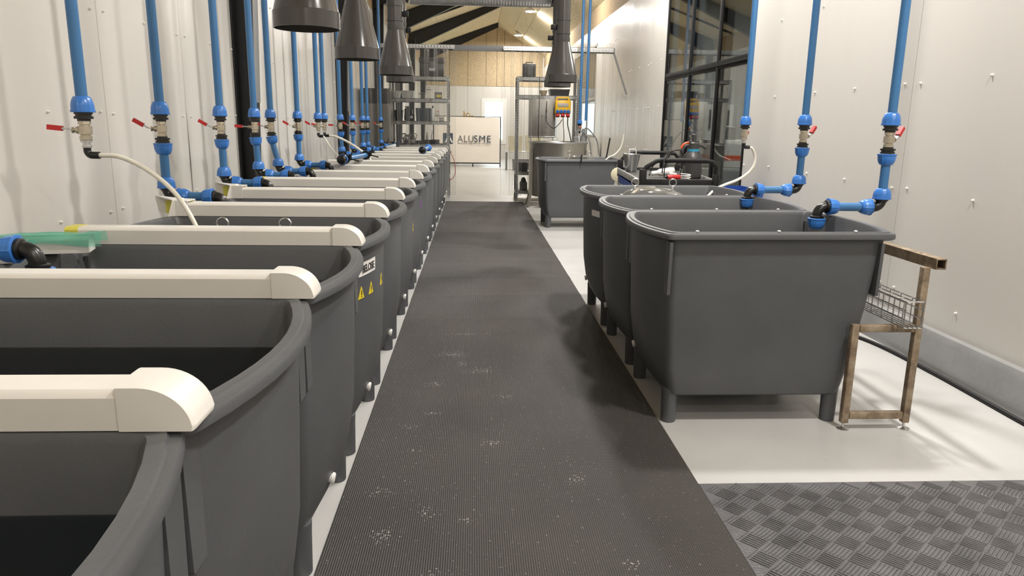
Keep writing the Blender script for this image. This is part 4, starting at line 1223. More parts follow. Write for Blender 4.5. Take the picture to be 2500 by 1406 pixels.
# ------------------------------------------------------------------ strip curtain
def strip_curtain(x0, x1, label, n, ybase, zt, zb_, gap=None):
    t = thing('strip_curtain', ((x0+x1)/2, ybase, zt), label, 'strip curtain', 'clear strip curtains')
    xc = (x0+x1)/2
    mb = MB()
    mb.span(x0-xc, x1-xc, -.012, .012, -.042, .03)
    mb.build('hanging_plate', M['galv'], t, smooth=0)
    mb = MB()
    k = 0; x = x0+.03
    while x < x1-.02:
        mb.lathe((x-xc, -.012, -.005), (0, -1, 0), [(0, .016), (.008, .016), (.01, .010)], 8)
        mb.span(x-xc-.018, x-xc+.018, -.02, -.012, -.045, .02)
        x += .058
    mb.build('strip_clip', M['chrome'], t, smooth=0)
    rr = random.Random(n)
    pw = (x1-x0)/n
    for i in range(n):
        cx = x0+pw*(i+.5)-xc
        if gap and gap[0] < cx+xc < gap[1]: continue
        ww = pw*1.35
        mb = MB(); rings = []
        ph, amp = rr.uniform(0, 6), rr.uniform(.016, .038)
        tw = rr.uniform(-.015, .015)
        H = zt-zb_-.05
        for j in range(15):
            s_ = j/14
            z = -.05-H*s_
            sq_ = 1-.10*math.sin(s_*3+ph)*s_
            row = []
            pts = []
            for u in (-.5, -.47, -.33, -.17, 0, .17, .33, .47, .5):
                yy = .02*(i % 2)-.01 + amp*math.cos(u*PI*1.6+ph*s_*.4)*(.3+s_) + tw*s_*u*2
                pts.append((cx+u*ww*sq_+tw*s_, yy, z))
            row = pts + [(p[0], p[1]+.002, p[2]) for p in reversed(pts)]
            rings.append(row)
        mb.loft(rings)
        mb.bm.faces.ensure_lookup_table()
        for f_ in mb.bm.faces:
            us = [abs((v.co.x-cx)/ww) for v in f_.verts]
            if len(us) == 4 and min(us) > .40 and max(us)-min(us) < .06: f_.material_index = 1
        mb.build('clear_strip', [M['strip'], M['strip_edge_glint']], t, smooth=40)
    return t
YC = 14.47
t = thing('curtain_rail', (0, YC+.095, 2.84), 'grey steel rail carrying the clear strip curtains', 'rail')
mb = MB(); mb.span(XL+.02, 2.70, -.025, .025, 0, .105, .003); mb.build('rail_bar', M['grey_mid'], t)
mb = MB(); mb.prism([(2.665, .03), (2.70, .03), (2.985, -.75), (2.955, -.75)], 'y', -.015, .015); mb.build('slanted_bar', M['grey_mid'], t, smooth=0)  # slanted grey bar from the rail end down to the right wall
strip_curtain(-2.15, -.36, 'clear plastic strip curtain left of the aisle opening', 10, YC, 2.905, .12)
strip_curtain(.56, 2.66, 'clear plastic strip curtain right of the aisle opening', 12, YC, 2.90, .12, (1.5, 2.0))

# ------------------------------------------------------------------ racks
def make_rack(name, loc, w, d, h, levels, label):
    t = thing(name, loc, label, 'shelving rack')
    for sx in (0, 1):
        for sy in (0, 1):
            mb = MB()
            x, y = sx*(w-.045), sy*(d-.045)
            a = .045
            mb.span(x, x+a, y + (a-.003 if sy else 0), y+(a if sy else .003), 0, h)
            mb.span(x+(a-.003 if sx else 0), x+(a if sx else .003), y, y+a, 0, h)
            mb.mi = 1
            z = .05
            while z < h-.04:
                yy = y+(a if sy else 0); s_ = 1 if sy else -1
                mb.span(x+.014, x+.030, yy, yy+s_*.001, z, z+.022)
                xx = x+(a if sx else 0); sxx = 1 if sx else -1
                mb.span(xx, xx+sxx*.001, y+.014, y+.030, z, z+.022)
                z += .05
            mb.build('post', [M['galv_grey'], M['ink']], t, smooth=0)
    for z in levels:
        mb = MB()
        mb.span(.003, w-.003, .002, .012, z-.06, z, .002); mb.span(.003, w-.003, d-.012, d-.002, z-.06, z, .002)
        mb.span(.003, .012, .01, d-.01, z-.06, z); mb.span(w-.012, w-.003, .01, d-.01, z-.06, z)
        b = mb.build('shelf_beam', M['galv_grey'], t, smooth=0)
        mb = MB(); mb.span(.006, w-.006, .006, d-.006, z, z+.012); mb.build('shelf_board', M['cab_dark'], b, smooth=0)
    return t
LX, LY = -1.68, 15.15
make_rack('storage_rack', (LX, LY, 0), 1.19, .55, 2.42, (2.39, 1.96, 1.52, 1.07, .45), 'galvanised storage rack behind the left strip curtain')
RX_, RY_ = .855, 14.92
make_rack('storage_rack', (RX_, RY_, 0), 1.24, .55, 2.42, (2.40, 2.05, .55, .17), 'galvanised storage rack right of the aisle opening')

def simple(name, label, cat, m, fn, group=None, smooth=35):
    mb = MB(); fn(mb); return tag(mb.build(name, m, smooth=smooth), label, cat, group)
def bin_mesh(mb, x0, x1, y0, y1, z0, z1, tp=.02, th=.006):
    """open topped tapered bin with a rim"""
    def rg(i, z, e): return [(x0+i-e, y0+i-e, z), (x1-i+e, y0+i-e, z), (x1-i+e, y1-i+e, z), (x0+i-e, y1-i+e, z)]
    mb.loft([rg(tp, z0, 0), rg(.004, z1-.02, 0), rg(0, z1-.02, 0), rg(0, z1, 0), rg(th, z1, 0), rg(th+tp, z0+th, 0)])
S1, S2, S3, S4 = 2.403, 1.973, 1.533, 1.083
# left rack: top
t = thing('tool_case', (-.835, 15.35, S1), 'black tool case with latch on top of the left rack', 'tool case')
mb = MB(); mb.span(-.24, .24, -.15, .15, 0, .25, .012); mb.build('case_body', M['cab_dark'], t)
mb = MB(); mb.span(-.25, .25, -.16, .16, .25, .36, .015); mb.build('case_lid', M['cab_dark'], t)
mb = MB(); mb.span(-.04, .06, -.175, -.16, .16, .28, .004); mb.build('latch', M['grey_mid'], t)
mb = MB(); mb.tube([(-.1, 0, .36), (-.1, 0, .385), (.1, 0, .385), (.1, 0, .36)], .010, 8); mb.build('carry_handle', M['black'], t)
simple('paper_label', 'placeholder', 'label', M['paper'], lambda mb: mb.span(-.05, .07, -.1535, -.1505, .10, .16)).parent = t
for o in t.children:
    if o.name.startswith('paper_label'):
        del o['category']; o['label'] = 'white paper label'
simple('white_tray', 'white plastic tray at the left end of the second rack shelf', 'tray', M['white'], lambda mb: bin_mesh(mb, -1.60, -1.475, 15.2, 15.5, S2, 2.11))
simple('white_tray', 'wide white plastic tray on the second rack shelf', 'tray', M['white'], lambda mb: bin_mesh(mb, -1.45, -1.19, 15.2, 15.5, S2, 2.12))
def box_lid(name, label, x0, x1, z0, z1, m, y0=15.2, y1=15.45):
    t = thing(name, ((x0+x1)/2, (y0+y1)/2, z0), label, 'box')
    a, d = (x1-x0)/2, (y1-y0)/2
    mb = MB(); mb.span(-a, a, -d, d, 0, (z1-z0)*.8, .006); mb.build('box_body', m, t)
    mb = MB(); mb.span(-a-.004, a+.004, -d-.004, d+.004, (z1-z0)*.8, z1-z0, .005); mb.build('lid', m, t)
    return t
box_lid('clear_box', 'low clear plastic box in the middle of the second rack shelf', -1.107, -.975, S2, 2.085, M['jar'])
box_lid('clear_box', 'tall clear plastic box on the second rack shelf', -.955, -.845, S2, 2.19, M['jar'])
t = box_lid('grey_box', 'grey box with yellow label at the right of the second rack shelf', -.78, -.64, S2, 2.10, M['grey_mid'])
mb = MB(); mb.span(-.04, .06, -.128, -.126, .03, .07); l = mb.build('box_label', M['warn'], t); l['label'] = 'yellow label'
simple('storage_bin', 'black open bin at the left of the third rack shelf', 'bin', M['black'], lambda mb: bin_mesh(mb, -1.60, -1.43, 15.2, 15.5, S3, 1.74))
t = thing('pump_unit', (-1.30, 15.35, S3), 'black pump with metal fitting on the third rack shelf', 'pump')
mb = MB(); mb.span(-.10, .10, -.08, .08, 0, .13, .015); mb.lathe((-.03, 0, .12), (0, 0, 1), [(0, .07), (.10, .07), (.13, .05), (.15, .02)], 20); mb.build('housing', M['black'], t)
mb = MB(); mb.lathe((.05, -.08, .07), (0, -1, 0), [(0, .03), (.03, .03), (.03, .02), (.05, .02)], 16); mb.lathe((.06, 0, .13), (0, 0, 1), [(0, .02), (.08, .02)], 12); mb.build('pipe_stub', M['chrome'], t)
mb = MB(); mb.box((-.03, 0, .275), (.12, .03, .02), .005); mb.build('carry_handle', M['black'], t)
simple('storage_bin', 'slate blue bin in the middle of the third rack shelf', 'bin', M['slate'], lambda mb: bin_mesh(mb, -1.165, -.86, 15.2, 15.55, S3, 1.785, .012))
def bottle(label, x, y, z, r, h, m, capm, name='bottle'):
    t = thing(name, (x, y, z), label, 'bottle')
    mb = MB(); mb.lathe((0, 0, 0), (0, 0, 1), [(0, r*.95), (.005, r), (h*.65, r), (h*.78, r*.55), (h*.84, r*.36), (h*.88, r*.36)], 20); mb.build('bottle_body', m, t)
    mb = MB(); mb.lathe((0, 0, h*.86), (0, 0, 1), [(0, r*.45), (h*.13, r*.42), (h*.14, r*.3)], 16); mb.build('bottle_cap', capm, t)
    return t
bottle('white bottle with black top beside the slate blue bin', -.825, 15.3, S3, .034, .30, M['white'], M['black'])
bottle('clear tube with red cap on the third rack shelf', -.755, 15.25, S3, .018, .20, M['jar'], M['red'], 'sample_tube')
bottle('clear tube with red cap furthest right on the third rack shelf', -.712, 15.25, S3, .018, .21, M['jar'], M['red'], 'sample_tube')
box_lid('small_box', 'small grey box at the right end of the third rack shelf', -.69, -.60, S3, 1.612, M['cab_grey'])
t = thing('measuring_device', (-1.305, 15.3, S4), 'grey measuring device with round front on the fourth rack shelf', 'device')
mb = MB(); mb.span(-.13, .13, -.07, .07, 0, .085, .01); mb.build('housing', M['cab_grey'], t)
mb = MB(); mb.lathe((-.05, -.07, .04), (0, -1, 0), [(0, .034), (.02, .034), (.02, .02)], 20); mb.build('lens_ring', M['dark_grey'], t)
for k, (x0, x1, zz, m) in enumerate(((-1.165, -1.03, .06, 'dark_grey'), (-1.02, -.87, .075, 'black'), (-.86, -.70, .08, 'black'))):
    box_lid('battery_pack', ['dark low battery pack left of two black ones on the fourth rack shelf', 'black battery pack, middle of the fourth rack shelf', 'black battery pack at the right of the fourth rack shelf'][k], x0, x1, S4, S4+zz, M[m])
mb = MB(); rr = random.Random(2)
for k in range(9): mb.sphere((-1.45+.03*k+rr.uniform(-.01, .01), 15.5, S4+.07+rr.uniform(0, .08)), .05+rr.uniform(0, .015), (1, .8, 1.1), 10)
tag(mb.build('plastic_bag', M['jar']), 'crumpled clear plastic bag behind the grey measuring device', 'bag')
bottle('slim pale bottle leaning space on the fourth rack shelf', -.955, 15.5, S4, .025, .22, M['white'], M['white'])
bottle('clear bottle behind the black battery packs', -.845, 15.5, S4, .03, .25, M['jar'], M['jar'])
# cabinet on the left
t = thing('tall_cabinet', (-1.885, 14.80, 0), 'tall grey cabinet with dark upper part against the left wall', 'cabinet')
mb = MB(); mb.span(-.285, .285, -.24, .24, 0, 1.845, .006); mb.build('cabinet_body', M['cab_grey'], t)
mb = MB(); mb.span(-.285, .285, -.24, .24, 1.847, 2.127, .006); u = mb.build('upper_box', M['cab_dark'], t); u['label'] = 'dark upper section'
mb = MB()
for k in range(9): mb.span(-.27+k*.06, -.225+k*.06, -.247, -.24, .08, 1.8)
mb.build('slatted_front', M['cab_grey'], t, smooth=0)

# right rack
t = thing('canister', (1.105, 15.2, 2.413), 'black canister with handle on top of the right rack', 'canister')
mb = MB(); mb.span(-.13, .13, -.12, .12, 0, .26, .02); mb.build('canister_body', M['cab_dark'], t)
mb = MB(); mb.tube([(-.06, 0, .25), (-.06, 0, .29), (.06, 0, .29), (.06, 0, .25)], .012, 10); mb.build('carry_handle', M['black'], t)
mb = MB(); mb.span(-.045, .045, -.126, -.12, .03, .20, .004); mb.build('front_panel', M['grey_mid'], t)
simple('wicker_bowl', 'small wicker bowl on the second shelf of the right rack', 'bowl', M['wicker'], lambda mb: mb.lathe((1.40, 15.15, 2.063), (0, 0, 1), [(0, .05), (.10, .085), (.10, .075), (.01, .04)], 20))
simple('storage_bin', 'dark grey bin on the second shelf of the right rack', 'bin', M['dark_grey'], lambda mb: bin_mesh(mb, 1.52, 1.92, 15.0, 15.4, 2.063, 2.19))
simple('storage_bin', 'black crate on a low shelf of the right rack', 'crate', M['black'], lambda mb: bin_mesh(mb, .915, 1.12, 15.0, 15.4, .563, .72))
t = thing('control_unit', (1.03, 15.15, .183), 'grey control unit with black dome on the lowest shelf of the right rack', 'device')
mb = MB(); mb.span(-.075, .075, -.08, .08, 0, .15, .01); mb.build('unit_box', M['grey_mid'], t)
mb = MB(); mb.lathe((0, 0, .15), (0, 0, 1), [(0, .07), (.03, .055), (.07, .045), (.10, .02)], 18); mb.build('dome', M['black'], t)
# sheet steel panel hanging behind the tank
t = thing('stencilled_sheet', (1.355, 14.80, 1.24), 'upright stainless panel with stencilled marks standing behind the tank', 'panel')
mb = MB(); mb.span(-.265, .265, -.012, .012, 0, .745, .004); mb.build('sheet', M['steel_dull'], t)
mb = MB(); mb.tube([(-.265, -.012, .02), (.265, -.012, .02)], .012, 10); mb.build('lower_roll', M['stainless'], t)
mb = MB()
for (x, z) in ((-.08, .52), (.08, .52), (-.08, .40), (.08, .40), (-.08, .2), (.08, .2), (-.08, .1), (.08, .1), (0, .42), (0, .1)):
    for k in range(2):
        mb.box((x+(.012 if k else -.012), -.0135, z), (.012, .002, .035), 0, Matrix.Rotation(.4*(1 if k else -1), 3, 'Y'))
mb.build('stencil_mark', M['print_grey'], t, smooth=0)
t2 = thing('panel_stand', (1.355, 14.80, 0), 'slim steel legs carrying the upright stainless panel', 'stand')
for x in (-.22, .22):
    mb = MB(); mb.span(x-.012, x+.012, -.012, .012, 0, 1.238); mb.build('leg', M['galv_grey'], t2, smooth=0)

# ------------------------------------------------------------------ stainless tank
t = thing('steel_tank', (1.56, 13.70, 0), 'round stainless steel tank on bent sheet legs behind the lone tub', 'tank')
R_ = .53
mb = MB()
rings = []
prof = [(.20, R_-.07), (.215, R_-.02), (.26, R_), (1.14, R_), (1.165, R_+.012), (1.18, R_+.012), (1.18, R_-.004), (1.0, R_-.006), (.26, R_-.006), (.23, R_-.05)]
mb.loft([[(r*math.cos(2*PI*k/56), r*math.sin(2*PI*k/56), z) for k in range(56)] for z, r in prof])
mb.build('tank_body', M['stainless'], t, smooth=40)
mb = MB(); mb.tube([((R_+.004)*math.cos(2*PI*k/56), (R_+.004)*math.sin(2*PI*k/56), 1.178) for k in range(56)], .016, 10, closed=True); mb.build('rim', M['chrome'], t)
for a in (PI*1.12, PI*1.88, PI*.88, PI*.12):
    ca_, sa_ = math.cos(a), math.sin(a)
    mb = MB()
    def P3(r, z, s_): return (r*ca_-s_*sa_, r*sa_+s_*ca_, z)
    mb.loft([[P3(R_+.004, 1.05, -.05), P3(R_+.004, 1.05, .05), P3(R_+.010, 1.05, .05), P3(R_+.010, 1.05, -.05)],
             [P3(R_+.004, .25, -.05), P3(R_+.004, .25, .05), P3(R_+.010, .25, .05), P3(R_+.010, .25, -.05)],
             [P3(R_+.075, 0.0, -.05), P3(R_+.075, 0.0, .05), P3(R_+.081, 0.0, .05), P3(R_+.081, 0.0, -.05)]])
    mb.build('leg', M['stainless'], t, smooth=0)
def tank_fitting(label, x, y, s_):
    t = thing('tank_fitting', (x, y, 1.204), label, 'fitting')
    mb = MB(); mb.lathe((0, 0, 0), (0, 0, 1), [(0, .06*s_), (.08*s_, .055*s_), (.10*s_, .03*s_), (.20*s_, .03*s_), (.21*s_, .02*s_)], 18); mb.build('fitting_body', M['grey_mid'], t)
    mb = MB(); mb.tube(bez([(0, 0, .18*s_), (.05, 0, .22*s_), (.16, 0, .15), (.26, 0, 0), (.30, 0, -.25)], 8), .012, 10); mb.build('hose', M['grey_mid'], t)
    return t
mb = MB(); mb.span(1.86, 2.13, 13.55, 13.85, 1.1945, 1.2035); tag(mb.build('tank_shelf', M['galv']), 'small sheet metal shelf on the right rim of the tank', 'shelf')
tank_fitting('grey fitting with hose on the tank rim, left one', 1.88, 13.66, .9)
tank_fitting('grey fitting with hose on the tank rim, right one', 2.035, 13.74, 1.1)
# power distribution box
t = thing('power_distributor', (1.735, 14.62, 1.625), 'yellow power distributor with blue and red sockets hanging from the rack', 'power distributor')
mb = MB(); mb.span(-.155, .155, -.07, .07, .07, .34, .03); mb.build('housing', M['yellow'], t)
mb = MB()
pts = [(-.12, 0, .30), (-.12, 0, .375), (-.09, 0, .39), (.09, 0, .39), (.12, 0, .375), (.12, 0, .30)]
mb.tube(pts, .02, 10); mb.build('carry_handle', M['yellow'], t)
mb = MB(); mb.span(-.105, .105, -.078, -.07, .21, .28, .004); mb.build('breaker_window', M['cab_grey'], t)
for k in range(4):
    mb = MB(); mb.lathe((-.105+k*.07, -.07, .135), (0, -1, -.4), [(0, .03), (.04, .033), (.045, .028)], 18); mb.build('blue_socket', M['socket_blue'], t)
for k in range(3):
    mb = MB(); mb.lathe((-.10+k*.10, -.04, .09), (0, -.5, -1), [(0, .035), (.07, .04), (.075, .03)], 18); mb.build('red_socket', M['socket_red'], t)
mb = MB(); mb.tube([(-.12, 0, .37), (-.12, .30, .42)], .006, 8); mb.tube([(.12, 0, .37), (.12, .30, .42)], .006, 8); mb.build('hanging_hook', M['chrome'], t)
for (lab, pts) in (('black cable hanging from the red sockets down into the tank', [(1.745, 14.57, 1.65), (1.745, 14.5, 1.5), (1.71, 14.1, 1.35), (1.69, 13.9, 1.22), (1.68, 13.9, 1.0)]),
                   ('thick black cable hanging right of the yellow distributor into the tank', [(1.84, 14.57, 1.66), (1.83, 14.5, 1.5), (1.83, 14.1, 1.3), (1.84, 13.95, 1.15), (1.84, 13.9, .9)]),
                   ('thin black cable looping between steel panel and yellow distributor', [(1.44, 14.76, 1.95), (1.43, 14.7, 1.75), (1.44, 14.7, 1.55), (1.56, 14.62, 1.43), (1.66, 14.58, 1.5), (1.73, 14.57, 1.60)]),
                   ('thin black cable running down from the right rack over the steel panel', [(1.285, 14.78, 2.40), (1.29, 14.77, 2.0), (1.285, 14.77, 1.6), (1.28, 14.70, 1.35), (1.29, 14.62, 1.1), (1.30, 14.62, .8)])):
    mb = MB(); mb.tube(bez(pts, 8), .010 if 'thick' in lab else .007, 8); tag(mb.build('power_cable', M['black']), lab, 'cable')

# ------------------------------------------------------------------ banner stand and the far end
t = thing('banner_stand', (-.22, 26.2, 0), 'white company banner on a black wheeled frame at the far end', 'banner')
mb = MB()
n = 20; rings = []
for i in range(n+1):
    x = -1.16+2.30*i/n
    y = .015*math.sin(x*3)
    rings.append([(x, y-.004, .15), (x, y-.004, 1.71), (x, y+.004, 1.71), (x, y+.004, .15)])
mb.loft(rings); mb.build('fabric', M['banner'], t)
mb = MB()
for x in (-1.17, 1.165): mb.tube([(x, 0, .08), (x, 0, 1.74)], .02, 10)
mb.tube([(-1.17, 0, 1.73), (1.165, 0, 1.73)], .012, 10); mb.tube([(-1.17, 0, .13), (1.165, 0, .13)], .02, 10)
mb.build('stand_frame', M['steel_black'], t)
for x in (-1.17, .2, 1.165):
    mb = MB(); mb.lathe((x-.02, .0, .045), (1, 0, 0), [(0, .043), (.04, .043)], 16); mb.box((x, 0, .10), (.03, .03, .06)); mb.build('caster', M['black'], t)
text_obj('banner_text', 'ALU', .325, M['print_grey'], t, (-.058, -.022, .968), (PI/2, 0, 0), .001, .0, spacing=1.12, fit=(.555, .235))
text_obj('banner_text', 'SME', .325, M['print_blue'], t, (.535, -.022, .968), (PI/2, 0, 0), .001, .0, spacing=1.18, fit=(.585, .24))
text_obj('banner_subtitle', 'Aluminium Support Interior Export', .078, M['print_grey'], t, (.25, -.022, .807), (PI/2, 0, 0), .001, .0, fit=(1.17, .07))
mb = MB(); mb.span(-.84, -.50, -.020, -.010, .78, 1.155); lg = mb.build('banner_logo', M['print_blue'], t, smooth=0)
text_obj('logo_letter', 'A', .40, M['white'], lg, (-.64, -.023, .955), (PI/2, 0, 0), .001, .006)

mb = MB()
for (x, h) in ((-.40, .20), (-.34, .14), (-.36, .22)): mb.lathe((x, 0, 0), (0, 0, 1), [(0, .012), (h, .010), (h+.01, .02), (h+.03, .004)], 10)
mb.tube([(-.28, 0, 0), (-.28, 0, .10), (-.24, 0, .13), (-.18, 0, .13), (-.14, 0, .10), (-.14, 0, 0)], .018, 10)
mb.lathe((-.08, 0, .03), (1, 0, 0), [(0, .03), (.06, .03)], 10); mb.span(-.42, 0, -.06, .06, -.02, 0)
tag(mb.build('brass_fittings', M['brass'], loc=(0, 29.9, 1.75)), 'brass fittings just above the white banner', 'fittings')
def far_table(label, x0, x1, y0, y1, z, m='worktop'):
    t = thing('work_table', ((x0+x1)/2, (y0+y1)/2, 0), label, 'table')
    a, d = (x1-x0)/2, (y1-y0)/2
    mb = MB(); mb.span(-a, a, -d, d, z-.04, z, .005); mb.build('table_top', M[m], t)
    for sx in (-1, 1):
        for sy in (-1, 1):
            mb = MB(); mb.span(sx*(a-.05)-.02, sx*(a-.05)+.02, sy*(d-.05)-.02, sy*(d-.05)+.02, 0, z-.04); mb.build('leg', M['grey_mid'], t, smooth=0)
    return t
far_table('high table behind the white banner carrying brass fittings', -.7, .3, 29.6, 30.2, 1.73)
far_table('pale work table right of the banner at the far end', 1.05, 2.4, 24.4, 25.0, .62)
simple('storage_tub', 'cream tub on the pale table at the far end, left one', 'tub', M['cream'], lambda mb: bin_mesh(mb, 1.15, 1.62, 24.45, 24.9, .62, 1.12, .03))
simple('storage_tub', 'cream tub on the pale table at the far end, right one', 'tub', M['cream'], lambda mb: bin_mesh(mb, 1.72, 2.25, 24.45, 24.9, .62, 1.14, .03))
simple('crate', 'dark crate on the floor under the white banner', 'crate', M['dark_grey'], lambda mb: bin_mesh(mb, -1.0, -.55, 28.2, 28.8, 0, .3))
simple('crate', 'slate blue crate on the floor behind the banner', 'crate', M['slate'], lambda mb: bin_mesh(mb, -.45, .2, 28.6, 29.2, 0, .24))
simple('crate', 'grey low crate under the pale far table', 'crate', M['grey_mid'], lambda mb: bin_mesh(mb, 1.3, 2.0, 24.45, 24.95, 0, .34))

# ------------------------------------------------------------------ tool trolley
cart_a = -math.radians(5.0)
t = thing('tool_trolley', (2.075, 8.05, 0), 'black and grey tool trolley below the window', 'trolley', None, cart_a); t.scale = (1, 1, 1.03)
W_, L2 = .375, .98
mb = MB(); mb.span(-W_, W_, -L2, L2, .925, .94); mb.build('tray', M['dark_grey'], t)
mb = MB()
mb.span(-W_-.012, -W_, -L2, L2, .90, .965, .003); mb.span(W_, W_+.012, -L2, L2, .90, .965, .003)
mb.build('side_rail', M['galv_grey'], t)
mb = MB(); mb.span(-W_, W_, -L2-.03, -L2, .88, .97, .006); mb.build('end_panel', M['black'], t)
mb = MB(); mb.span(-W_, W_, L2, L2+.03, .88, .97, .006); mb.build('end_panel', M['black'], t)
mb = MB(); bin_mesh(mb, -W_+.005, W_-.005, -L2+.01, L2-.01, .79, .875, .01); lt = mb.build('lower_tray', M['blue'], t); lt['label'] = 'blue lower tray'
for sx in (-1, 1):
    for sy in (-1, 1):
        mb = MB(); mb.span(sx*(W_-.02)-.02, sx*(W_-.02)+.02, sy*(L2-.02)-.02, sy*(L2-.02)+.02, .10, .90); mb.build('post', M['galv_grey'], t, smooth=0)
        mb = MB(); mb.lathe((sx*(W_-.02)-.02, sy*(L2-.02), .05), (1, 0, 0), [(0, .045), (.004, .05), (.036, .05), (.04, .045)], 18); mb.box((sx*(W_-.02), sy*(L2-.02), .085), (.05, .05, .04)); mb.build('caster', M['black'], t)
for sy in (-1, 1):
    mb = MB()
    y = sy*(L2+.02)
    mb.span(-W_-.005, -W_+.06, y-.035, y+.035, .86, 1.06, .008)
    mb.span(W_-.05, W_+.005, y-.035, y+.035, .86, 1.02, .008)
    pts = [(-W_+.03, y, 1.04), (-W_+.06, y, 1.08), (-W_+.15, y, 1.135), (-W_+.19, y, 1.145), (W_-.12, y, 1.145), (W_-.06, y, 1.135), (W_-.02, y, 1.09), (W_-.022, y, 1.0)]
    rings = []
    mb.tube(pts, .022, 10)
    for k in range(26):
        mb.tube([(-W_+.20+k*.017, y, 1.145), (-W_+.207+k*.017, y, 1.145)], .0255, 10)
    mb.build('push_handle', M['black'], t)
# things on the trolley
ZT = .9688
t = thing('steel_bucket', (1.87, 8.70, ZT), 'shiny steel bucket with handle on the trolley', 'bucket')
mb = MB(); mb.loft([[(r*math.cos(2*PI*k/32), r*math.sin(2*PI*k/32), z) for k in range(32)] for z, r in ((0, .058), (.004, .063), (.20, .102), (.205, .107), (.208, .104), (.20, .099), (.01, .060), (.008, .02))]); mb.build('bucket_body', M['chrome'], t)
mb = MB(); mb.tube([(-.03, 0, .205), (-.03, 0, .26), (.035, 0, .262), (.05, 0, .24), (.05, 0, .205)], .006, 8); mb.build('bail', M['white'], t)
t = thing('pump_sprayer', (2.30, 7.68, ZT), 'dark grey pressure sprayer with orange trigger on the trolley', 'sprayer'); t.scale = (1.0, 1.0, 1.08)
mb = MB(); mb.lathe((0, 0, 0), (0, 0, 1), [(0, .09), (.008, .098), (.02, .10), (.17, .10), (.19, .103), (.20, .10), (.225, .088), (.25, .066), (.262, .058)], 32); mb.build('bottle_body', M['dark_grey'], t)
mb = MB(); mb.lathe((0, 0, .258), (0, 0, 1), [(0, .062), (.022, .062)], 28); mb.build('colour_band', M['cyan'], t)
mb = MB(); mb.lathe((0, 0, .28), (0, 0, 1), [(0, .058), (.05, .055), (.055, .056), (.062, .05), (.068, .03)], 28); mb.box((.055, 0, .315), (.12, .03, .03), .008, Matrix.Rotation(.25, 3, 'Y')); mb.lathe((.105, 0, .30), (1, 0, -.3), [(0, .016), (.03, .016), (.035, .008)], 12); mb.build('spray_head', M['dark_grey'], t)
mb = MB(); mb.lathe((0, 0, .345), (0, 0, 1), [(0, .024), (.05, .026), (.072, .026), (.078, .02)], 20); mb.box((0, 0, .352), (.11, .04, .012), .005); mb.build('pump_knob', M['dark_grey'], t)
mb = MB(); mb.tube(bez([(-.045, 0, .315), (-.085, 0, .31), (-.115, 0, .27), (-.125, 0, .20), (-.135, 0, .12)], 6), [.018]*25, 12); mb.build('grip', M['dark_grey'], t)
mb = MB(); mb.tube(bez([(-.03, 0, .338), (-.075, 0, .338), (-.115, 0, .315), (-.13, 0, .285)], 6), .010, 10); mb.build('trigger', M['orange'], t)
t = thing('sealant_gun', (2.02, 7.35, ZT), 'red cartridge tool lying on the trolley', 'tool', None, .1)
mb = MB(); mb.lathe((-.07, 0, .028), (1, 0, 0), [(0, .024), (.005, .027), (.13, .027), (.135, .024)], 18); mb.build('cartridge', M['red'], t)
mb = MB(); mb.lathe((-.07, 0, .028), (-1, 0, 0), [(0, .02), (.02, .006), (.03, .004)], 12); mb.build('nozzle', M['black'], t)
t = thing('heat_gun', (2.03, 7.75, ZT), 'white hot air gun lying on the trolley behind the red tool', 'tool', None, .15)
mb = MB(); mb.lathe((-.16, 0, .04), (1, 0, .12), [(0, .02), (.08, .024), (.1, .036), (.22, .040), (.26, .034), (.27, .02)], 20); mb.build('gun_body', M['white'], t)
mb = MB(); mb.box((.06, -.06, .035), (.035, .13, .035), .012, Matrix.Rotation(.3, 3, 'Z')); mb.build('gun_handle', M['white'], t)
for (lab, pts, r, m) in (('black cable draped over the trolley handle', [(1.80, 6.97, 1.06), (1.81, 6.985, 1.14), (1.85, 7.05, 1.222), (1.93, 7.2, 1.24), (1.96, 7.4, 1.18), (1.96, 7.5, 1.07), (1.96, 7.5, .98)], .006, 'black'),
                       ('black cable looping high over the trolley to the sprayer', [(1.90, 7.9, .978), (1.88, 7.65, 1.10), (1.98, 7.55, 1.22), (2.09, 7.5, 1.265), (2.13, 7.5, 1.23), (2.14, 7.5, 1.14), (2.14, 7.55, 1.0), (2.14, 7.6, .978)], .006, 'black'),
                       ('coiled white cable beside the sprayer on the trolley', [(2.16+.05*math.cos(a), 7.42+.05*math.sin(a), ZT+.0055+.0045*a*.8) for a in [k*.7 for k in range(24)]], .005, 'white')):
    mb = MB(); mb.tube(bez(pts, 6), r, 8); tag(mb.build('loose_cable', M[m]), lab, 'cable')
simple('blue_crate', 'blue crate on the floor between trolley and right wall', 'crate', M['blue'], lambda mb: bin_mesh(mb, 2.56, 2.90, 7.2, 7.8, 0, .885, .02))
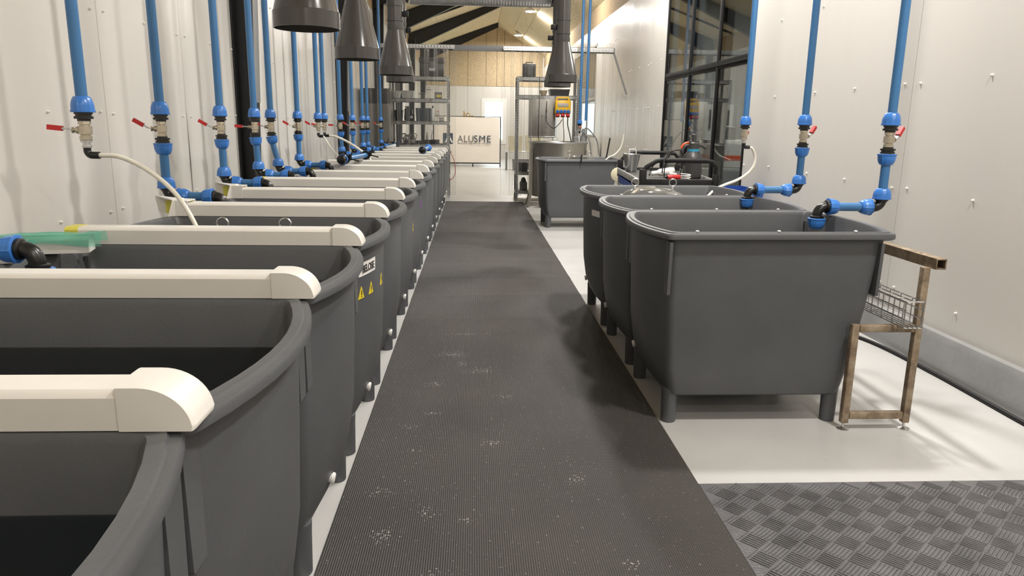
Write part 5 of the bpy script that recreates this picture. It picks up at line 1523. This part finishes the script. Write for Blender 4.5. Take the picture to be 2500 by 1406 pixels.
mb = MB(); mb.lathe((1.935, 9.80, .86), (-.3, -1, 0), [(0, .09), (.02, .095), (.03, .08)], 24); mb.tube([(1.935, 9.81, .86), (1.96, 9.81, 0.0)], .012, 8); mb.span(1.86, 2.06, 9.72, 9.90, 0, .012)
tag(mb.build('round_fan', M['cream']), 'cream round head on a thin stand left of the trolley', 'stand')

# ------------------------------------------------------------------ neighbouring hall contents, seen through the window
t = thing('tall_cabinet', (4.3, 15.6, 0), 'grey steel cabinet in the hall behind the window', 'cabinet')
mb = MB(); mb.span(-.5, .5, -.35, .35, 0, 2.0, .01); mb.build('cabinet_body', M['blind'], t)
mb = MB(); mb.span(-.47, -.01, -.37, -.35, .05, 1.95, .006); mb.build('door', M['cab_grey'], t)
mb = MB(); mb.span(.01, .47, -.37, -.35, .05, 1.95, .006); mb.build('door', M['cab_grey'], t)
far_table('pale workbench in the hall behind the window', 3.5, 5.2, 11.6, 12.6, .85)
t = thing('machine_tool', (4.2, 12.1, .85), 'white and red machine on the workbench behind the window', 'machine')
mb = MB(); mb.span(-.35, .35, -.25, .25, 0, .45, .03); mb.build('housing', M['white'], t)
mb = MB(); mb.span(-.36, .36, -.26, .26, .12, .2, .01); mb.build('colour_band', M['orange'], t)
mb = MB(); mb.lathe((0, 0, .45), (0, 0, 1), [(0, .12), (.2, .10), (.22, .03)], 20); mb.build('motor', M['grey_mid'], t)
simple('storage_bin', 'blue bin on the floor in the hall behind the window', 'bin', M['blue'], lambda mb: bin_mesh(mb, 3.7, 4.4, 9.4, 10.0, 0, .5, .03))
mb = MB(); rr = random.Random(9)
mb.span(-.9, .9, .02, .05, .0, .9)
mb.mi = 1
for k in range(16):
    x = -.8+k*.105; h = rr.uniform(.25, .6)
    mb.span(x-.02, x+.02, -.03, .02, .75-h, .78, .004)
tag(mb.build('tool_board', [M['worktop'], M['dark_grey']], loc=(5.0, 16.8, 1.1)), 'board of hanging hand tools in the hall behind the window', 'tool board')
t2 = far_table('grey trestle table by the end wall of the hall', 5.6, 7.2, 14.5, 15.3, .9)
